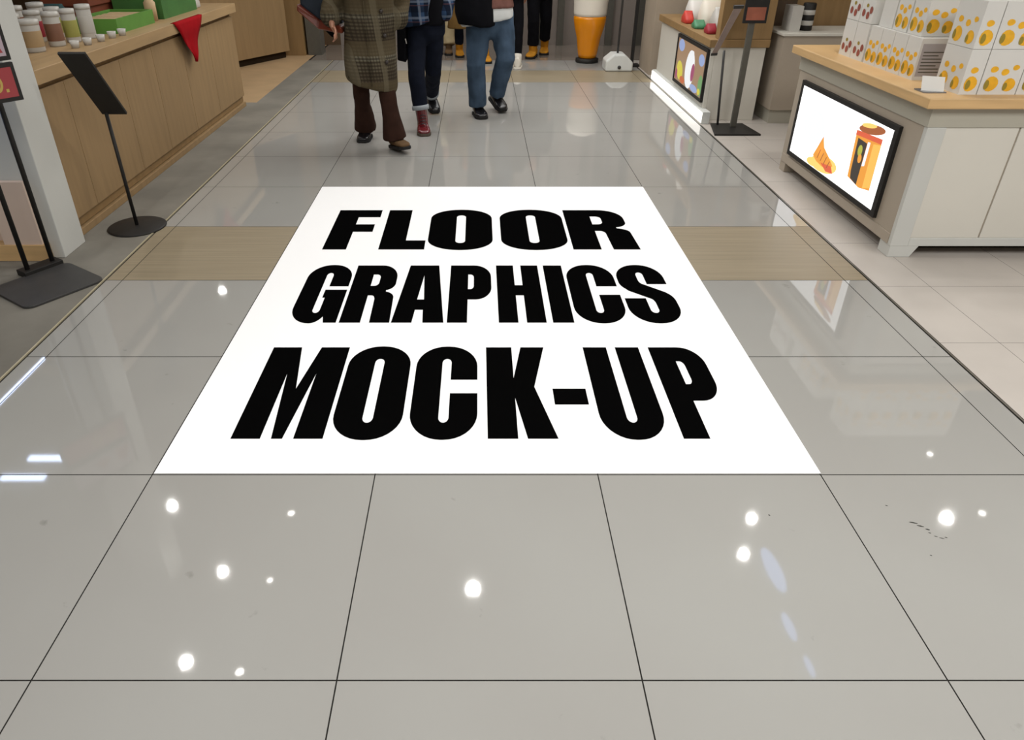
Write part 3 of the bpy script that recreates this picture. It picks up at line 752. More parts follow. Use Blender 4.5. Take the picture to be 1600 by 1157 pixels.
obj('end_panel', MB().box(2.27, 2.76, 7.18, 7.30, .752, 1.45), M['woodbrown'], ht, bevel=.003)
obj('back_panel', MB().box(2.66, 2.76, 7.30, 9.33, .752, 1.45), M['woodbrown'], ht, bevel=.003)
m_red = mat('bag_red', rgb(196, 60, 48), .5, nscale=9, namt=.2); m_mint = mat('bag_green', rgb(70, 130, 92), .5, nscale=9, namt=.3)
pouch('snack_bag', 2.46, 8.72, .11, .15, .26, M['boxwhite'], 'white snack bag at the far end of the poster kiosk tray', 'bag', .75, 'snack bags on the poster kiosk')
pouch('snack_bag', 2.30, 8.48, .05, .12, .12, m_red, 'small red snack bag on the poster kiosk tray', 'bag', .75, 'snack bags on the poster kiosk')
pouch('snack_bag', 2.47, 8.22, .11, .15, .30, M['foam'], 'tall white snack bag in the middle of the poster kiosk tray', 'bag', .75, 'snack bags on the poster kiosk')
pouch('snack_bag', 2.30, 8.02, .06, .10, .08, m_mint, 'low green snack bag in front of the tall white one', 'bag', .75, 'snack bags on the poster kiosk')
pouch('snack_bag', 2.48, 7.82, .11, .14, .22, M['can'], 'pale grey snack bag near the middle of the poster kiosk', 'bag', .75, 'snack bags on the poster kiosk')
pouch('snack_bag', 2.31, 7.62, .05, .09, .09, M['lblred'], 'dark red snack bag nearest the wooden end of the tray', 'bag', .75, 'snack bags on the poster kiosk')

# poster stand with a second thin pole that carries a tilted board
t = thing('poster_stand', 'grey metal sign stand with black base, red notice and tilted side board beside the poster', 'sign stand', (2.40, 6.80, 0))
obj('base', MB().prism([(2.19, 6.60, 0), (2.62, 6.60, 0), (2.58, 7.02, 0), (2.27, 7.02, 0)], (0, 0, .016)), M['black'], t, bevel=.003)
obj('pole', MB().box(2.415, 2.47, 6.86, 6.89, .016, 1.0), M['greymetal'], t, bevel=.004)
nf = obj('notice_frame', MB().box(2.35, 2.56, 6.84, 6.86, .93, 1.45), M['black'], t, bevel=.003)
obj('notice', MB().box(2.372, 2.538, 6.836, 6.84, .955, 1.06), mat('notice_red_brown', rgb(150, 84, 62), .5, nscale=9, namt=.2), nf)
obj('side_pole', MB().cyl((2.32, 6.96, .016), (2.26, 6.94, .69), .011), M['darkgrey'], t)
bd = obj('tilted_board', MB().prism([(2.145, 6.93, .66), (2.20, 6.95, .66), (2.25, 6.62, 1.075), (2.175, 6.60, 1.075)], (.006, .012, .010)), mat('board_pink_grey', rgb(150, 132, 124), .4, nscale=9, namt=.1), t, bevel=.002)
obj('board_lip', MB().prism([(2.14, 6.93, .645), (2.205, 6.95, .645), (2.205, 6.94, .668), (2.14, 6.92, .668)], (.004, .02, 0)), M['darkgrey'], bd)
obj('board_top', MB().prism([(2.17, 6.60, 1.07), (2.26, 6.62, 1.07), (2.26, 6.61, 1.095), (2.17, 6.59, 1.095)], (0, .02, .004)), M['darkgrey'], bd)

# cream counter and dark cabinet behind
t = thing('back_counter', 'plain cream counter behind the lit kiosk with dark items on it', 'counter', (3.4, 7.4, 0))
obj('body', MB().box(2.83, 4.6, 7.05, 7.55, .13, .80), M['shaded_cream'], t, bevel=.003)
obj('plinth', MB().box(2.85, 4.58, 7.08, 7.53, 0, .13), M['creamband'], t)
obj('worktop', MB().box(2.81, 4.62, 7.02, 7.57, .80, .825), M['cream'], t, bevel=.003)
t = thing('back_cabinet', 'dark brown wooden cabinet standing behind the cream back counter', 'cabinet', (3.6, 7.9, 0))
obj('side_panel', MB().box(2.80, 3.12, 7.62, 8.1, 0, 1.9), mat('dark_walnut', rgb(76, 58, 38), .6, nscale=4, namt=.2, stretch=(5, 5, .6)), t, bevel=.003)
obj('door', MB().box(3.125, 4.6, 7.64, 8.1, 0, 1.9), M['woodbrown'], t, bevel=.003)
o = obj('box_file', MB().box(2.90, 3.00, 7.15, 7.35, .825, 1.04), M['can'], bevel=.003); tag(o, 'narrow white upright box on the cream back counter', 'box')
t = thing('striped_tin', 'black tin with white bands on the cream back counter', 'tin', (3.08, 7.25, .825))
obj('body', MB().lathe([(.055, 0), (.058, .005), (.058, .225), (.05, .235), (.001, .235)], (3.09, 7.25, .825)), M['black'], t)
obj('white_band', MB().lathe([(.0585, .045), (.0592, .046), (.0592, .085), (.0585, .086)], (3.09, 7.25, .825)).lathe([(.0585, .135), (.0592, .136), (.0592, .175), (.0585, .176)], (3.09, 7.25, .825)), M['can'], t)

# beige pillar, beer glass display, banner base, black post
struct('wall_column', MB().box(2.20, 2.80, 9.62, 10.25, 0, CEIL), M['wallbeige'], bevel=.004)
t = thing('beer_glass_display', 'giant amber beer glass display with white foam top against the grey wall', 'display', (1.535, 10.6, 0))
obj('base', MB().lathe([(.001, 0), (.155, 0), (.16, .01), (.16, .05), (.13, .06), (.001, .06)], (1.535, 10.6, 0), 32), M['black'], t)
obj('glass', MB().lathe([(.10, .055), (.125, .07), (.135, .12), (.165, .32), (.205, .46), (.222, .56), (.218, .60), (.001, .60)], (1.535, 10.6, 0), 36), M['amber'], t)
obj('foam_head', MB().lathe([(.001, .60), (.219, .60), (.226, .64), (.228, .74), (.235, .80), (.24, .90), (.20, .98), (.10, 1.02), (.001, 1.03)], (1.535, 10.6, 0), 36), M['foam'], t)
t = thing('banner_base', 'white water-filled banner base with thin dark pole beside the giant beer glass', 'banner stand', (1.85, 9.95, 0))
obj('tank', MB().prism([(1.68, 9.85, 0), (2.04, 9.85, 0), (2.04, 9.85, .11), (1.93, 9.85, .21), (1.78, 9.85, .21), (1.68, 9.85, .13)], (0, .30, 0)), M['white'], t, bevel=.02)
obj('cap', MB().tube([((1.86, 9.852, .055), .022), ((1.86, 9.835, .055), .022)], 14, 0), M['darkgrey'], t)
obj('pole', MB().cyl((1.85, 10.0, .2), (1.85, 10.0, 2.2), .014), M['darkgrey'], t)
t = thing('barrier_post', 'tall thin black post with small dark foot beside the beige column', 'post', (2.13, 10.25, 0))
obj('post', MB().box(2.075, 2.115, 10.21, 10.25, .03, 2.4), M['black'], t)
obj('foot', MB().box(2.06, 2.19, 10.18, 10.30, 0, .035), M['black'], t, bevel=.004)

# ------------------------------------------------------------------ people
def shoe(parent, ankle, heading, pitch, length, upper, sole, shaft=.05, name='shoe', lace=None, label=None, leg=None):
    """ankle: point above the heel; heading: direction of the toe in plan (deg, 0 = towards -Y, + = towards +X)"""
    hd = R(heading); length *= 1.06; wdt = length*.222
    Mx = Matrix.Translation(ankle) @ Matrix.Rotation(hd, 4, 'Z') @ Matrix.Rotation(R(pitch), 4, 'X')
    # local: toe at -Y, sole at z=-.09
    def ring(y, hw, zt, zb, n=18):
        out = []
        for i in range(n):
            a = 2*math.pi*i/n; ca, sa = math.cos(a), math.sin(a)
            xx = hw*math.copysign(abs(ca)**.7, ca); zz = (zt+zb)/2 + (zt-zb)/2*math.copysign(abs(sa)**.75, sa)
            out.append(Mx @ Vector((xx, y, zz)))
        return out
    L_ = length; zb = -.072
    st = [(.30, .30, .05), (.27, .62, .055), (.20, .80, .04), (.08, .84, .02), (-.10, .86, -.002), (-.28, .98, -.018), (-.48, 1.0, -.030), (-.60, .86, -.038), (-.68, .55, -.05)]
    u = MB(); u.rings([ring(y*L_, wdt*s, zt, zb) for y, s, zt in st])
    A_ = Mx @ Vector((0, .015*L_, 0)); K_ = Vector(leg[1]); T_ = A_ + (K_ - A_).normalized()*max(shaft, .07)
    u.tube([(Mx @ Vector((0, .06*L_, -.03)), (wdt*.86, wdt*1.1)), (A_, (wdt*.84, wdt*1.0)), (T_, (wdt*.92, wdt*1.02))], 18, 1, up=tuple(Mx.to_3x3() @ Vector((1, 0, 0))))
    me = remeshed(u, .008, 3)
    s = obj(name, None, upper, parent, mesh=me)
    if label: s['label'] = label
    so = MB(); st2 = [(.315, .45), (.27, .76), (.16, .90), (0, .90), (-.20, .98), (-.46, 1.08), (-.60, .94), (-.70, .55)]
    pts = [Vector((wdt*w_, y*L_, 0)) for y, w_ in st2] + [Vector((-wdt*w_, y*L_, 0)) for y, w_ in st2[::-1]]
    so.prism([Mx @ (p + Vector((0, 0, -.092))) for p in pts], Mx.to_3x3() @ Vector((0, 0, .026)))
    obj('sole', so, sole, s, bevel=.004)
    if lace:
        lc = MB()
        for i in range(4):
            y = -(wdt*1.0 + .010*i); z = .075 - .024*i
            lc.tube([(Mx @ Vector((-wdt*.42, y, z-.006)), .004), (Mx @ Vector((0, y-.006, z+.004)), .004), (Mx @ Vector((wdt*.42, y, z-.006)), .004)], 8)
        obj('laces', lc, lace, s)
    return s

def trousers(parent, hip, legs, mats, rad, wr=.006, seed=0, cuff=None, name='trousers'):
    mb = MB(); hz = hip[2]
    mb.tube([((hip[0], hip[1], hz-.06), (rad[0]*2.0, rad[0]*1.35)), ((hip[0], hip[1], hz+.05), (rad[0]*2.0, rad[0]*1.3)), ((hip[0], hip[1], hz+.17), (rad[0]*1.75, rad[0]*1.15))], 20, 1, up=(1, 0, 0))
    for (h, k, a, hem) in legs:
        h, k, a = Vector(h), Vector(k), Vector(a)
        d = (a-k).normalized(); e = k + d*hem*(a-k).length
        pts = [(h + Vector((0, 0, .03)), rad[0]), (h.lerp(k, .35), rad[0]*.98), (h.lerp(k, .75), (rad[0]+2*rad[1])/3), (k, rad[1]), (k.lerp(e, .35), rad[1]*.97), (k.lerp(e, .7), (rad[1]+rad[2])/2), (e, rad[2])]
        mb.tube(pts, 18, 0)
    me = remeshed(mb, .012, 3, wr, 11, .55, seed)
    o = obj(name, None, mats, parent, mesh=me)
    if cuff:
        for (h, k, a, hem) in legs:
            k, a = Vector(k), Vector(a); d = (a-k).normalized(); e = k + d*hem*(a-k).length
            cb_ = MB(); cb_.tube([(e - d*.035, rad[2]+.007), (e - d*.018, rad[2]+.010), (e + d*.006, rad[2]+.008)], 20, 0)
            obj('turn_up', cb_, cuff, o)
    return o

def garment(name, parent, rings_, sleeves, mats, voxel=.014, wr=.007, seed=0, freq=7):
    """rings_: (z_left, z_right, cx, cy, rx, ry) from the hem upwards"""
    mb = MB(); rr = []
    for (zl, zr, cx_, cy_, rx, ry) in rings_:
        ring = []
        for i in range(28):
            a = 2*math.pi*i/28; ca, sa = math.cos(a), math.sin(a)
            x = rx*math.copysign(abs(ca)**.85, ca); y = ry*math.copysign(abs(sa)**.85, sa)
            ring.append((cx_+x, cy_+y, zl + (zr-zl)*(x/rx+1)/2))
        rr.append(ring)
    mb.rings(rr)
    for sl in sleeves: mb.tube(sl, 16, 1)
    me = remeshed(mb, voxel, 2, wr, freq, .6, seed)
    return obj(name, None, mats, parent, mesh=me)

def body(parent, hip, legs, height, heading, arms, tilt=0):
    """one continuous figure: legs, trunk, neck, head with a face, arms, hands with five fingers"""
    mb = MB(); x, y, hz = hip; s = height/1.68
    rot = Matrix.Rotation(R(heading), 4, 'Z')
    def loc(px_, py_, pz_): return Vector((x, y, 0)) + rot @ Vector((px_*s, py_*s, 0)) + Vector((0, 0, pz_))
    top = height
    sh = top*.815
    up_ = tuple(rot @ Vector((1, 0, 0)))
    mb.tube([(loc(0, 0, hz-.04), (.155*s, .105*s)), (loc(0, 0, hz+.06), (.16*s, .11*s)), (loc(0, 0, hz+.2), (.13*s, .09*s)), (loc(0, -.01, hz+.36), (.155*s, .105*s)), (loc(0, 0, sh-.05), (.165*s, .095*s)), (loc(0, .01, sh+.01), (.10*s, .07*s))], 20, 1, up=up_)
    mb.tube([(loc(0, .01, sh-.02), .058*s), (loc(0, -.005, top*.875), .052*s)], 14)
    for (h, k, a, hem) in legs:
        h, k, a = Vector(h), Vector(k), Vector(a)
        mb.tube([(h, .078*s), (h.lerp(k, .5), .066*s), (k, .050*s), (k.lerp(a, .3), .052*s), (k.lerp(a, .75), .032*s), (a, .027*s)], 14)
        f = (a - Vector((x, y, a.z)))
        fd = rot @ Vector((0, -1, 0))
        mb.tube([(a + Vector((0, 0, -.015)), .025*s), (a + fd*.025 + Vector((0, 0, -.028)), .022*s)], 12)
    hc = top - .112*s
    mb.ball(loc(0, .008, hc+.012), (.072*s, .092*s, .100*s), rot)
    mb.ball(loc(0, -.030, hc-.050), (.052*s, .058*s, .062*s), rot)
    mb.ball(loc(0, -.062, hc-.093), (.022*s, .020*s, .016*s), rot)                       # chin
    mb.tube([(loc(0, -.080, hc+.012), .008*s), (loc(0, -.098, hc-.022), .012*s)], 10)     # nose
    mb.ball(loc(0, -.082, hc-.058), (.024*s, .010*s, .007*s), rot)                        # lips
    mb.ball(loc(0, -.083, hc-.068), (.020*s, .010*s, .007*s), rot)
    for q in (-1, 1):
        mb.ball(loc(q*.031, -.078, hc+.004), (.014*s, .010*s, .009*s), rot)               # eyes
        mb.ball(loc(q*.030, -.082, hc+.026), (.022*s, .008*s, .006*s), rot)               # brow
        mb.ball(loc(q*.074, .012, hc-.012), (.010*s, .020*s, .032*s), rot)                # ear
    for (S_, E_, W_, H_) in arms:
        S_, E_, W_, H_ = map(Vector, (S_, E_, W_, H_))
        S_ = S_.lerp(Vector((x, y, S_.z - .06)), .22)
        mb.tube([(S_, .050*s), (S_.lerp(E_, .5), .044*s), (E_, .038*s), (E_.lerp(W_, .4), .036*s), (W_, .024*s)], 14)
        d = (H_ - W_).normalized()
        side = d.cross(Vector((1, 0, 0)))                                               # palm turned to the thigh
        if side.length < .2: side = d.cross(Vector((0, 1, 0)))
        side.normalize(); inn = d.cross(side)
        mb.tube([(W_, (.024*s, .020*s)), (W_ + d*.045, (.017*s, .038*s)), (W_ + d*.088, (.014*s, .040*s))], 14, 1, up=tuple(inn))
        for i, ln in enumerate((.070, .080, .074, .058)):
            b0 = W_ + d*.086 + side*(.030 - .020*i)
            b1 = b0 + d*ln*.5 + inn*.006; b2 = b0 + d*ln*.82 + inn*(.020 + .004*i); b3 = b0 + d*ln*.98 + inn*(.034 + .005*i)
            mb.tube([(b0, .0092), (b1, .0088), (b2, .0082), (b3, .0074)], 10)
        tb = W_ + d*.025 + side*.026
        mb.tube([(tb, .013), (tb + d*.030 + side*.022 + inn*.010, .0105), (tb + d*.060 + side*.026 + inn*.022, .009)], 10)
    me = remeshed(mb, .0075, 2)
    o = obj('body', None, M['skin'], parent, mesh=me)
    hm = MB()
    rr = []
    hm.ball(loc(0, .022, hc+.022), (.082*s, .094*s, .106*s), rot, 20, 14)
    hm.tube([(loc(0, .065, hc+.02), (.075*s, .045*s)), (loc(0, .075, hc-.07), (.075*s, .035*s)), (loc(0, .07, hc-.14), (.060*s, .025*s))], 16, 1, up=up_)
    for q in (-1, 1): hm.tube([(loc(q*.070, -.01, hc+.04), .020*s), (loc(q*.078, .02, hc-.05), .018*s), (loc(q*.070, .04, hc-.11), .014*s)], 10)
    obj('hair', None, M['hair'], parent, mesh=remeshed(hm, .009, 3))
    return o

def person(label, hip, legs, height, heading, arms):
    t = thing('person', label, 'person', (hip[0], hip[1], 0))
    body(t, hip, legs, height, heading, arms)
    return t

m_brown = mat('brown_twill', rgb(52, 34, 27), .9, .1, nscale=14, namt=.12, bump=.2, bscale=160)
m_navy = mat('dark_navy_denim', rgb(19, 23, 34), .9, .1, nscale=14, namt=.2, bump=.2, bscale=160)
m_jean = mat('blue_denim', rgb(64, 80, 98), .9, .1, nscale=6, namt=.3, bump=.2, bscale=160)
m_blackcloth = mat('black_cloth', rgb(13, 13, 17), .9, .1, nscale=10, namt=.2)
m_creamcloth = mat('cream_cloth', rgb(176, 160, 126), .9, .1, nscale=10, namt=.1)
m_tancoat = mat('tan_coat_cloth', rgb(112, 86, 48), .9, .1, nscale=10, namt=.15)
m_whitecloth = mat('white_cotton', rgb(206, 208, 206), .9, .1, nscale=10, namt=.05)
m_mauve = mat('mauve_knit', rgb(112, 78, 70), .95, .1, nscale=14, namt=.15, bump=.3, bscale=120)
m_cuff = mat('pale_denim_cuff', rgb(150, 156, 160), .9, .1, nscale=30, namt=.1)
m_oxblood = mat('oxblood_leather', rgb(92, 20, 26), .22, .6, nscale=8, namt=.15)
m_blackleather = mat('black_leather', rgb(24, 22, 24), .25, .6, nscale=8, namt=.2)
m_tanboot = mat('tan_nubuck', rgb(178, 122, 32), .8, .2, nscale=14, namt=.15)
m_brownsuede = mat('brown_suede', rgb(96, 74, 50), .85, .2, nscale=14, namt=.15)
m_brownleather = mat('brown_leather', rgb(104, 44, 26), .4, .5, nscale=10, namt=.15)
m_bagblue = mat('blue_black_bag_cloth', rgb(34, 42, 52), .7, .3, nscale=8, namt=.2)
m_solegrey = mat('grey_brown_rubber', rgb(84, 74, 64), .8, .2, nscale=20, namt=.1)
m_soleblack = mat('black_rubber', rgb(26, 25, 24), .7, .3, nscale=20, namt=.1)
m_solewhite = mat('white_rubber', rgb(214, 208, 196), .6, .3, nscale=20, namt=.04)
m_coat = plaid('olive_check_wool', rgb(92, 84, 68), [
    ('X', .26, .02, .40, rgb(72, 64, 50), .6), ('Z', .30, .04, .36, rgb(70, 60, 46), .7), ('Z', .30, .155, .26, rgb(120, 116, 100), .5),
    ('Z', .026, 0, .5, rgb(38, 33, 28), .62), ('X', .028, 0, .45, rgb(42, 37, 30), .5), ('Z', .30, .12, .36, rgb(80, 70, 52), .8), ('X', .26, .10, .22, rgb(100, 92, 74), .6)])
m_shirt = plaid('blue_check_flannel', rgb(46, 66, 94), [
    ('X', .13, 0, .45, rgb(14, 20, 32), .85), ('Z', .13, .02, .42, rgb(14, 20, 32), .7), ('X', .13, .065, .17, rgb(112, 120, 132), .6), ('Z', .13, .075, .15, rgb(112, 122, 138), .5), ('Z', .13, .10, .06, rgb(92, 60, 62), .5)])

# first person: check coat, brown flared trousers
hip = (-.88, 6.27, .86)
LG = [((-.965, 6.30, .84), (-1.005, 6.30, .47), (-1.025, 6.53, .10), 1.02), ((-.795, 6.25, .84), (-.755, 6.10, .48), (-.715, 6.13, .09), .97)]
AR = [((-1.07, 6.27, 1.36), (-1.20, 6.36, 1.14), (-1.165, 6.13, 1.0), (-1.12, 6.05, .945)), ((-.69, 6.27, 1.36), (-.62, 6.42, 1.14), (-.71, 6.30, 1.03), (-.78, 6.24, .98))]
p1 = person('person in an olive check coat and brown flared trousers walking towards the camera', hip, LG, 1.64, 0, AR)
trousers(p1, hip, LG, m_brown, (.088, .072, .100), .008, 1)
cr = [(.585, .485, -.885, 6.19, .205, .215), (.62, .54, -.885, 6.19, .215, .222), (.76, .72, -.885, 6.21, .212, .205), (.95, .95, -.883, 6.24, .202, .178), (1.10, 1.10, -.88, 6.26, .195, .155), (1.25, 1.25, -.88, 6.27, .20, .145), (1.36, 1.36, -.88, 6.27, .175, .12), (1.42, 1.42, -.88, 6.28, .08, .08)]
sl = [[((-1.05, 6.27, 1.34), .080), ((-1.15, 6.33, 1.18), .088), ((-1.185, 6.30, 1.10), .092), ((-1.180, 6.21, 1.055), .092)],
      [((-.71, 6.27, 1.34), .080), ((-.64, 6.40, 1.14), .085), ((-.65, 6.28, 1.02), .085)]]
coat = garment('coat', p1, cr, sl, m_coat, .013, .010, 2, 6)
btn = mat('dark_button', rgb(44, 36, 30), .4, nscale=20, namt=.1)
for (bx, by, bz) in ((-.745, 6.10, .925), (-.735, 6.045, .735), (-.765, 6.13, 1.1)):
    obj('button', MB().tube([((bx, by, bz), .016), ((bx, by-.03, bz), .014)], 12, 0), btn, coat)
obj('front_edge', MB().tube([((-.90, 6.112, 1.24), (.004, .012)), ((-.89, 6.068, .98), (.004, .012)), ((-.87, 6.005, .74), (.004, .012)), ((-.86, 5.968, .56), (.004, .012))], 8, 0), m_coat, coat)
shoe(p1, (-1.025, 6.53, .088), -4, 0, .25, m_blackleather, m_soleblack, .04, 'shoe', leg=LG[0])
shoe(p1, (-.712, 6.14, .110), 34, -8, .25, m_brownsuede, m_soleblack, .04, 'shoe', label='brown suede shoe blurred mid-step', leg=LG[1])

# her bag
t = thing('shoulder_bag', 'dark blue shoulder bag with brown leather base held by the person in check coat', 'bag', (-1.30, 6.42, .94))
bp = [(-1.455, 1.12), (-1.44, 1.38), (-1.14, 1.40), (-1.12, .975), (-1.29, .985)]
obj('bag_body', MB().prism([(x_, 6.36, z_) for x_, z_ in bp], (0, .13, 0)), m_bagblue, t, bevel=.02)
bp = [(-1.475, 1.085), (-1.465, 1.135), (-1.30, 1.01), (-1.09, .985), (-1.085, .935), (-1.31, .945)]
obj('leather_base', MB().prism([(x_, 6.10 if x_ > -1.2 else 6.30, z_) for x_, z_ in bp], (0, .16, 0)), m_brownleather, t, bevel=.012)
obj('strap', MB().tube([((-1.40, 6.43, 1.36), .010), ((-1.24, 6.40, 1.50), .010), ((-1.06, 6.38, 1.46), .010), ((-1.16, 6.43, 1.38), .010)], 8), m_brownleather, t)
obj('tassel', MB().prism([(-1.30, 6.40, .945), (-1.17, 6.40, .955), (-1.185, 6.40, .88), (-1.225, 6.40, .87)], (0, .05, 0)), m_blackcloth, t, bevel=.008)

# second person: blue check shirt, dark jeans, oxblood boots
hip = (-.485, 7.02, .89)
LG = [((-.565, 7.0, .86), (-.565, 6.80, .48), (-.522, 6.75, .10), .72), ((-.405, 7.04, .86), (-.425, 7.08, .50), (-.482, 7.56, .175), .93)]
AR = [((-.675, 7.02, 1.40), (-.74, 7.12, 1.15), (-.70, 7.0, .97), (-.64, 6.99, .93)), ((-.295, 7.02, 1.40), (-.25, 7.12, 1.16), (-.315, 7.03, 1.01), (-.385, 7.02, .95))]
p2 = person('person in open blue check shirt, cuffed dark jeans and oxblood boots walking forward', hip, LG, 1.68, 0, AR)
trousers(p2, hip, LG, m_navy, (.092, .078, .070), .006, 3, m_cuff, 'jeans')
garment('shirt', p2, [(.885, .935, -.555, 6.97, .135, .165), (1.0, 1.0, -.555, 6.98, .135, .160), (1.2, 1.2, -.53, 7.0, .16, .15), (1.34, 1.34, -.50, 7.02, .19, .13), (1.44, 1.44, -.485, 7.02, .09, .08)],
        [[((-.66, 7.02, 1.38), .075), ((-.735, 7.12, 1.15), .070), ((-.70, 7.0, .99), .062)], [((-.31, 7.02, 1.38), .075), ((-.258, 7.10, 1.16), .066), ((-.300, 6.99, .985), .066)]], m_shirt, .012, .008, 4)
garment('t_shirt', p2, [(.90, .90, -.46, 7.01, .155, .125), (1.1, 1.1, -.46, 7.01, .15, .125), (1.3, 1.3, -.47, 7.02, .15, .115), (1.42, 1.42, -.48, 7.02, .08, .08)], [], m_blackcloth, .014, .005, 5)
shoe(p2, (-.520, 6.755, .092), 8, 0, .26, m_oxblood, m_solegrey, .14, 'boot', m_blackleather, label='glossy oxblood lace-up boot', leg=LG[0])
shoe(p2, (-.478, 7.57, .165), 16, 22, .26, m_blackleather, m_soleblack, .10, 'boot', leg=LG[1])
t = thing('tote_bag', 'black tote bag hanging between the check coat and the dark jeans', 'bag', (-.70, 6.90, .55))
obj('bag_body', MB().prism([(-.735, 6.84, .62), (-.655, 6.84, .60), (-.650, 6.84, .90), (-.725, 6.84, .92)], (0, .22, 0)), m_blackcloth, t, bevel=.012)
obj('handle', MB().tube([((-.70, 6.88, .90), .008), ((-.705, 6.92, 1.02), .008), ((-.70, 6.99, .90), .008)], 8), m_blackcloth, t)
obj('bag_glint', MB().tube([((-.652, 6.835, .80), .006), ((-.645, 6.835, .765), .005)], 8), M['can'], t)  # white glint on the bag, modelled as a pale sliver

# third person: black jacket, blue jeans, black shoes
hip = (.112, 7.48, .90)
LG = [((.005, 7.47, .86), (-.020, 7.33, .50), (.002, 7.40, .10), 1.0), ((.225, 7.48, .86), (.272, 7.38, .56), (.190, 7.62, .16), .96)]
AR = [((-.10, 7.5, 1.44), (-.17, 7.58, 1.16), (-.10, 7.48, 1.0), (-.02, 7.46, .96)), ((.32, 7.5, 1.44), (.40, 7.6, 1.22), (.36, 7.42, 1.17), (.30, 7.35, 1.17))]
p3 = person('person in a black jacket over white shirt with loose blue jeans and black shoes, mid-stride', hip, LG, 1.74, 0, AR)
trousers(p3, hip, LG, m_jean, (.118, .092, .088), .010, 6, None, 'jeans')
garment('shirt', p3, [(.83, .915, .085, 7.46, .255, .172), (.95, .97, .085, 7.46, .252, .168), (1.1, 1.1, .09, 7.47, .22, .15), (1.3, 1.3, .11, 7.49, .2, .13)], [], m_whitecloth, .014, .005, 7)
garment('sweater', p3, [(.985, 1.005, .09, 7.46, .257, .175), (1.1, 1.1, .09, 7.47, .235, .165), (1.35, 1.35, .11, 7.49, .20, .14), (1.47, 1.47, .11, 7.5, .08, .08)], [[((.29, 7.5, 1.42), .075), ((.39, 7.6, 1.22), .068), ((.365, 7.45, 1.175), .058)]], m_mauve, .014, .006, 8)
garment('jacket', p3, [(.865, .845, -.005, 7.42, .185, .190), (.95, .95, -.015, 7.43, .20, .195), (1.1, 1.1, -.02, 7.45, .215, .19), (1.3, 1.3, .03, 7.48, .24, .16), (1.47, 1.47, .10, 7.5, .10, .10)],
        [[((-.09, 7.5, 1.42), .088), ((-.165, 7.57, 1.16), .082), ((-.13, 7.47, .97), .075)]], m_blackcloth, .014, .010, 9)
shoe(p3, (.002, 7.41, .092), 14, 0, .27, m_blackleather, m_soleblack, .05, 'shoe', m_blackcloth, leg=LG[0])
shoe(p3, (.192, 7.63, .165), 26, 18, .27, m_blackleather, m_soleblack, .05, 'shoe', m_blackcloth, leg=LG[1])

# fourth: black trousers and white trainers, partly hidden
hip = (.43, 10.15, .88)
LG = [((.51, 10.15, .84), (.535, 10.08, .46), (.530, 10.10, .10), .95), ((.35, 10.15, .84), (.355, 10.25, .46), (.36, 10.62, .12), .95)]
AR = [((.25, 10.15, 1.42), (.20, 10.1, 1.15), (.21, 10.2, .92), (.22, 10.24, .85)), ((.61, 10.15, 1.42), (.66, 10.1, 1.15), (.64, 10.2, .92), (.63, 10.24, .85))]
p4 = person('person in slim black trousers and white trainers walking away behind the blue jeans', hip, LG, 1.70, 180, AR)
trousers(p4, hip, LG, m_blackcloth, (.084, .062, .048), .005, 10)
garment('jacket', p4, [(.86, .86, .43, 10.15, .19, .14), (1.1, 1.1, .43, 10.15, .19, .14), (1.35, 1.35, .43, 10.15, .19, .13), (1.46, 1.46, .43, 10.15, .08, .08)], [[((.26, 10.15, 1.40), .07), ((.20, 10.1, 1.15), .062), ((.21, 10.2, .94), .055)], [((.60, 10.15, 1.40), .07), ((.66, 10.1, 1.15), .062), ((.64, 10.2, .94), .055)]], m_blackcloth, .016, .006, 11)
shoe(p4, (.530, 10.08, .094), 176, 0, .26, m_solewhite, m_solewhite, .04, 'trainer', leg=LG[0])
shoe(p4, (.36, 10.62, .12), 180, 8, .26, m_solewhite, m_solewhite, .04, 'trainer', leg=LG[1])

# fifth: black trousers, tan boots at the back right
hip = (.875, 11.15, .88)
LG = [((.785, 11.12, .84), (.795, 11.0, .47), (.800, 11.03, .11), .86), ((.965, 11.16, .84), (.985, 11.2, .47), (.990, 11.36, .11), .72)]
AR = [((.68, 11.15, 1.42), (.62, 11.2, 1.15), (.64, 11.1, .92), (.65, 11.06, .85)), ((1.07, 11.15, 1.42), (1.12, 11.2, 1.15), (1.10, 11.1, .92), (1.09, 11.06, .85))]
p5 = person('person in black trousers and tan ankle boots standing at the back near the grey wall', hip, LG, 1.74, 0, AR)
trousers(p5, hip, LG, m_blackcloth, (.095, .084, .082), .007, 12)
garment('jacket', p5, [(.90, .90, .875, 11.15, .21, .15), (1.1, 1.1, .875, 11.15, .20, .15), (1.35, 1.35, .875, 11.15, .20, .13), (1.48, 1.48, .875, 11.15, .08, .08)], [[((.69, 11.15, 1.42), .07), ((.62, 11.2, 1.15), .065), ((.64, 11.1, .94), .058)], [((1.06, 11.15, 1.42), .07), ((1.12, 11.2, 1.15), .065), ((1.10, 11.1, .94), .058)]], m_blackcloth, .016, .006, 13)
shoe(p5, (.800, 11.03, .094), -18, 0, .30, m_tanboot, m_soleblack, .11, 'boot', leg=LG[0])
shoe(p5, (.995, 11.37, .094), -6, 0, .29, m_tanboot, m_soleblack, .11, 'boot', leg=LG[1])

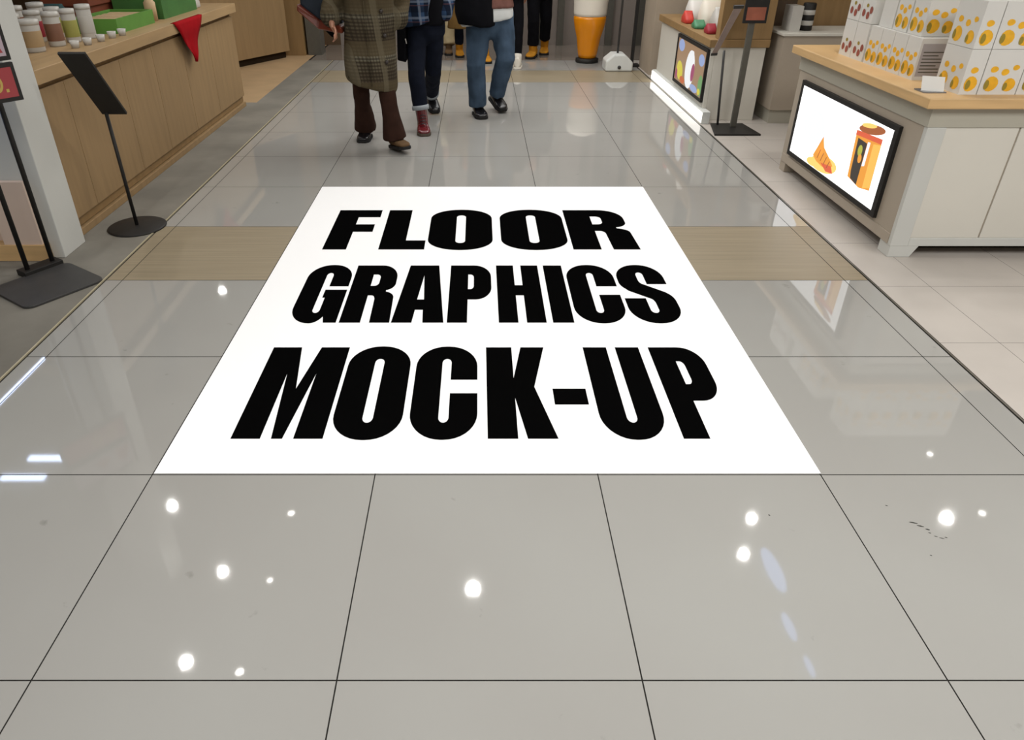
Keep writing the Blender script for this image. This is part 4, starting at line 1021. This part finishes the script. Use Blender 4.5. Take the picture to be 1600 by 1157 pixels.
# sixth: long tan coat, dark jeans, tan boots
hip = (-.20, 10.92, .86)
LG = [((-.27, 10.9, .83), (-.275, 10.95, .45), (-.275, 11.12, .11), .80), ((-.11, 10.9, .83), (.03, 10.72, .47), (.105, 10.62, .11), .80)]
AR = [((-.38, 10.92, 1.38), (-.43, 10.95, 1.12), (-.42, 10.85, .90), (-.42, 10.80, .84)), ((-.02, 10.92, 1.38), (.03, 10.95, 1.12), (.02, 10.85, .90), (.02, 10.80, .84))]
p6 = person('person in a long tan coat, dark jeans and tan boots behind the two nearest walkers', hip, LG, 1.66, 0, AR)
trousers(p6, hip, LG, m_navy, (.085, .068, .062), .005, 14, None, 'jeans')
garment('coat', p6, [(.40, .42, -.22, 10.9, .215, .16), (.6, .6, -.21, 10.9, .21, .16), (.9, .9, -.20, 10.92, .195, .15), (1.3, 1.3, -.20, 10.92, .19, .13), (1.42, 1.42, -.20, 10.92, .08, .08)], [[((-.37, 10.92, 1.36), .072), ((-.43, 10.95, 1.12), .066), ((-.42, 10.86, .93), .06)], [((-.03, 10.92, 1.36), .072), ((.03, 10.95, 1.12), .066), ((.02, 10.86, .93), .06)]], m_tancoat, .016, .006, 15)
shoe(p6, (-.275, 11.13, .094), 4, 0, .27, m_tanboot, m_soleblack, .12, 'boot', leg=LG[0])
shoe(p6, (.108, 10.62, .094), 10, 0, .27, m_tanboot, m_soleblack, .12, 'boot', leg=LG[1])

# seventh: wide cream trousers, mostly hidden
hip = (-.52, 11.45, .86)
LG = [((-.60, 11.45, .83), (-.60, 11.38, .45), (-.585, 11.36, .11), .95), ((-.44, 11.45, .83), (-.435, 11.42, .45), (-.435, 11.30, .11), .95)]
AR = [((-.71, 11.45, 1.38), (-.75, 11.48, 1.12), (-.74, 11.40, .90), (-.74, 11.36, .84)), ((-.33, 11.45, 1.38), (-.29, 11.48, 1.12), (-.30, 11.40, .90), (-.30, 11.36, .84))]
p7 = person('person in wide cream trousers half hidden behind the dark jeans at the back', hip, LG, 1.64, 0, AR)
trousers(p7, hip, LG, m_creamcloth, (.098, .092, .100), .012, 16)
garment('jacket', p7, [(.80, .80, -.52, 11.45, .20, .15), (1.1, 1.1, -.52, 11.45, .19, .14), (1.3, 1.3, -.52, 11.45, .19, .13), (1.41, 1.41, -.52, 11.45, .08, .08)], [[((-.70, 11.45, 1.36), .07), ((-.75, 11.48, 1.12), .064), ((-.74, 11.41, .93), .058)], [((-.34, 11.45, 1.36), .07), ((-.29, 11.48, 1.12), .064), ((-.30, 11.41, .93), .058)]], m_creamcloth, .016, .006, 17)
shoe(p7, (-.585, 11.36, .094), 0, 0, .25, m_brownsuede, m_soleblack, .04, 'shoe', leg=LG[0])
shoe(p7, (-.435, 11.30, .094), 0, 0, .25, m_brownsuede, m_soleblack, .04, 'shoe', leg=LG[1])
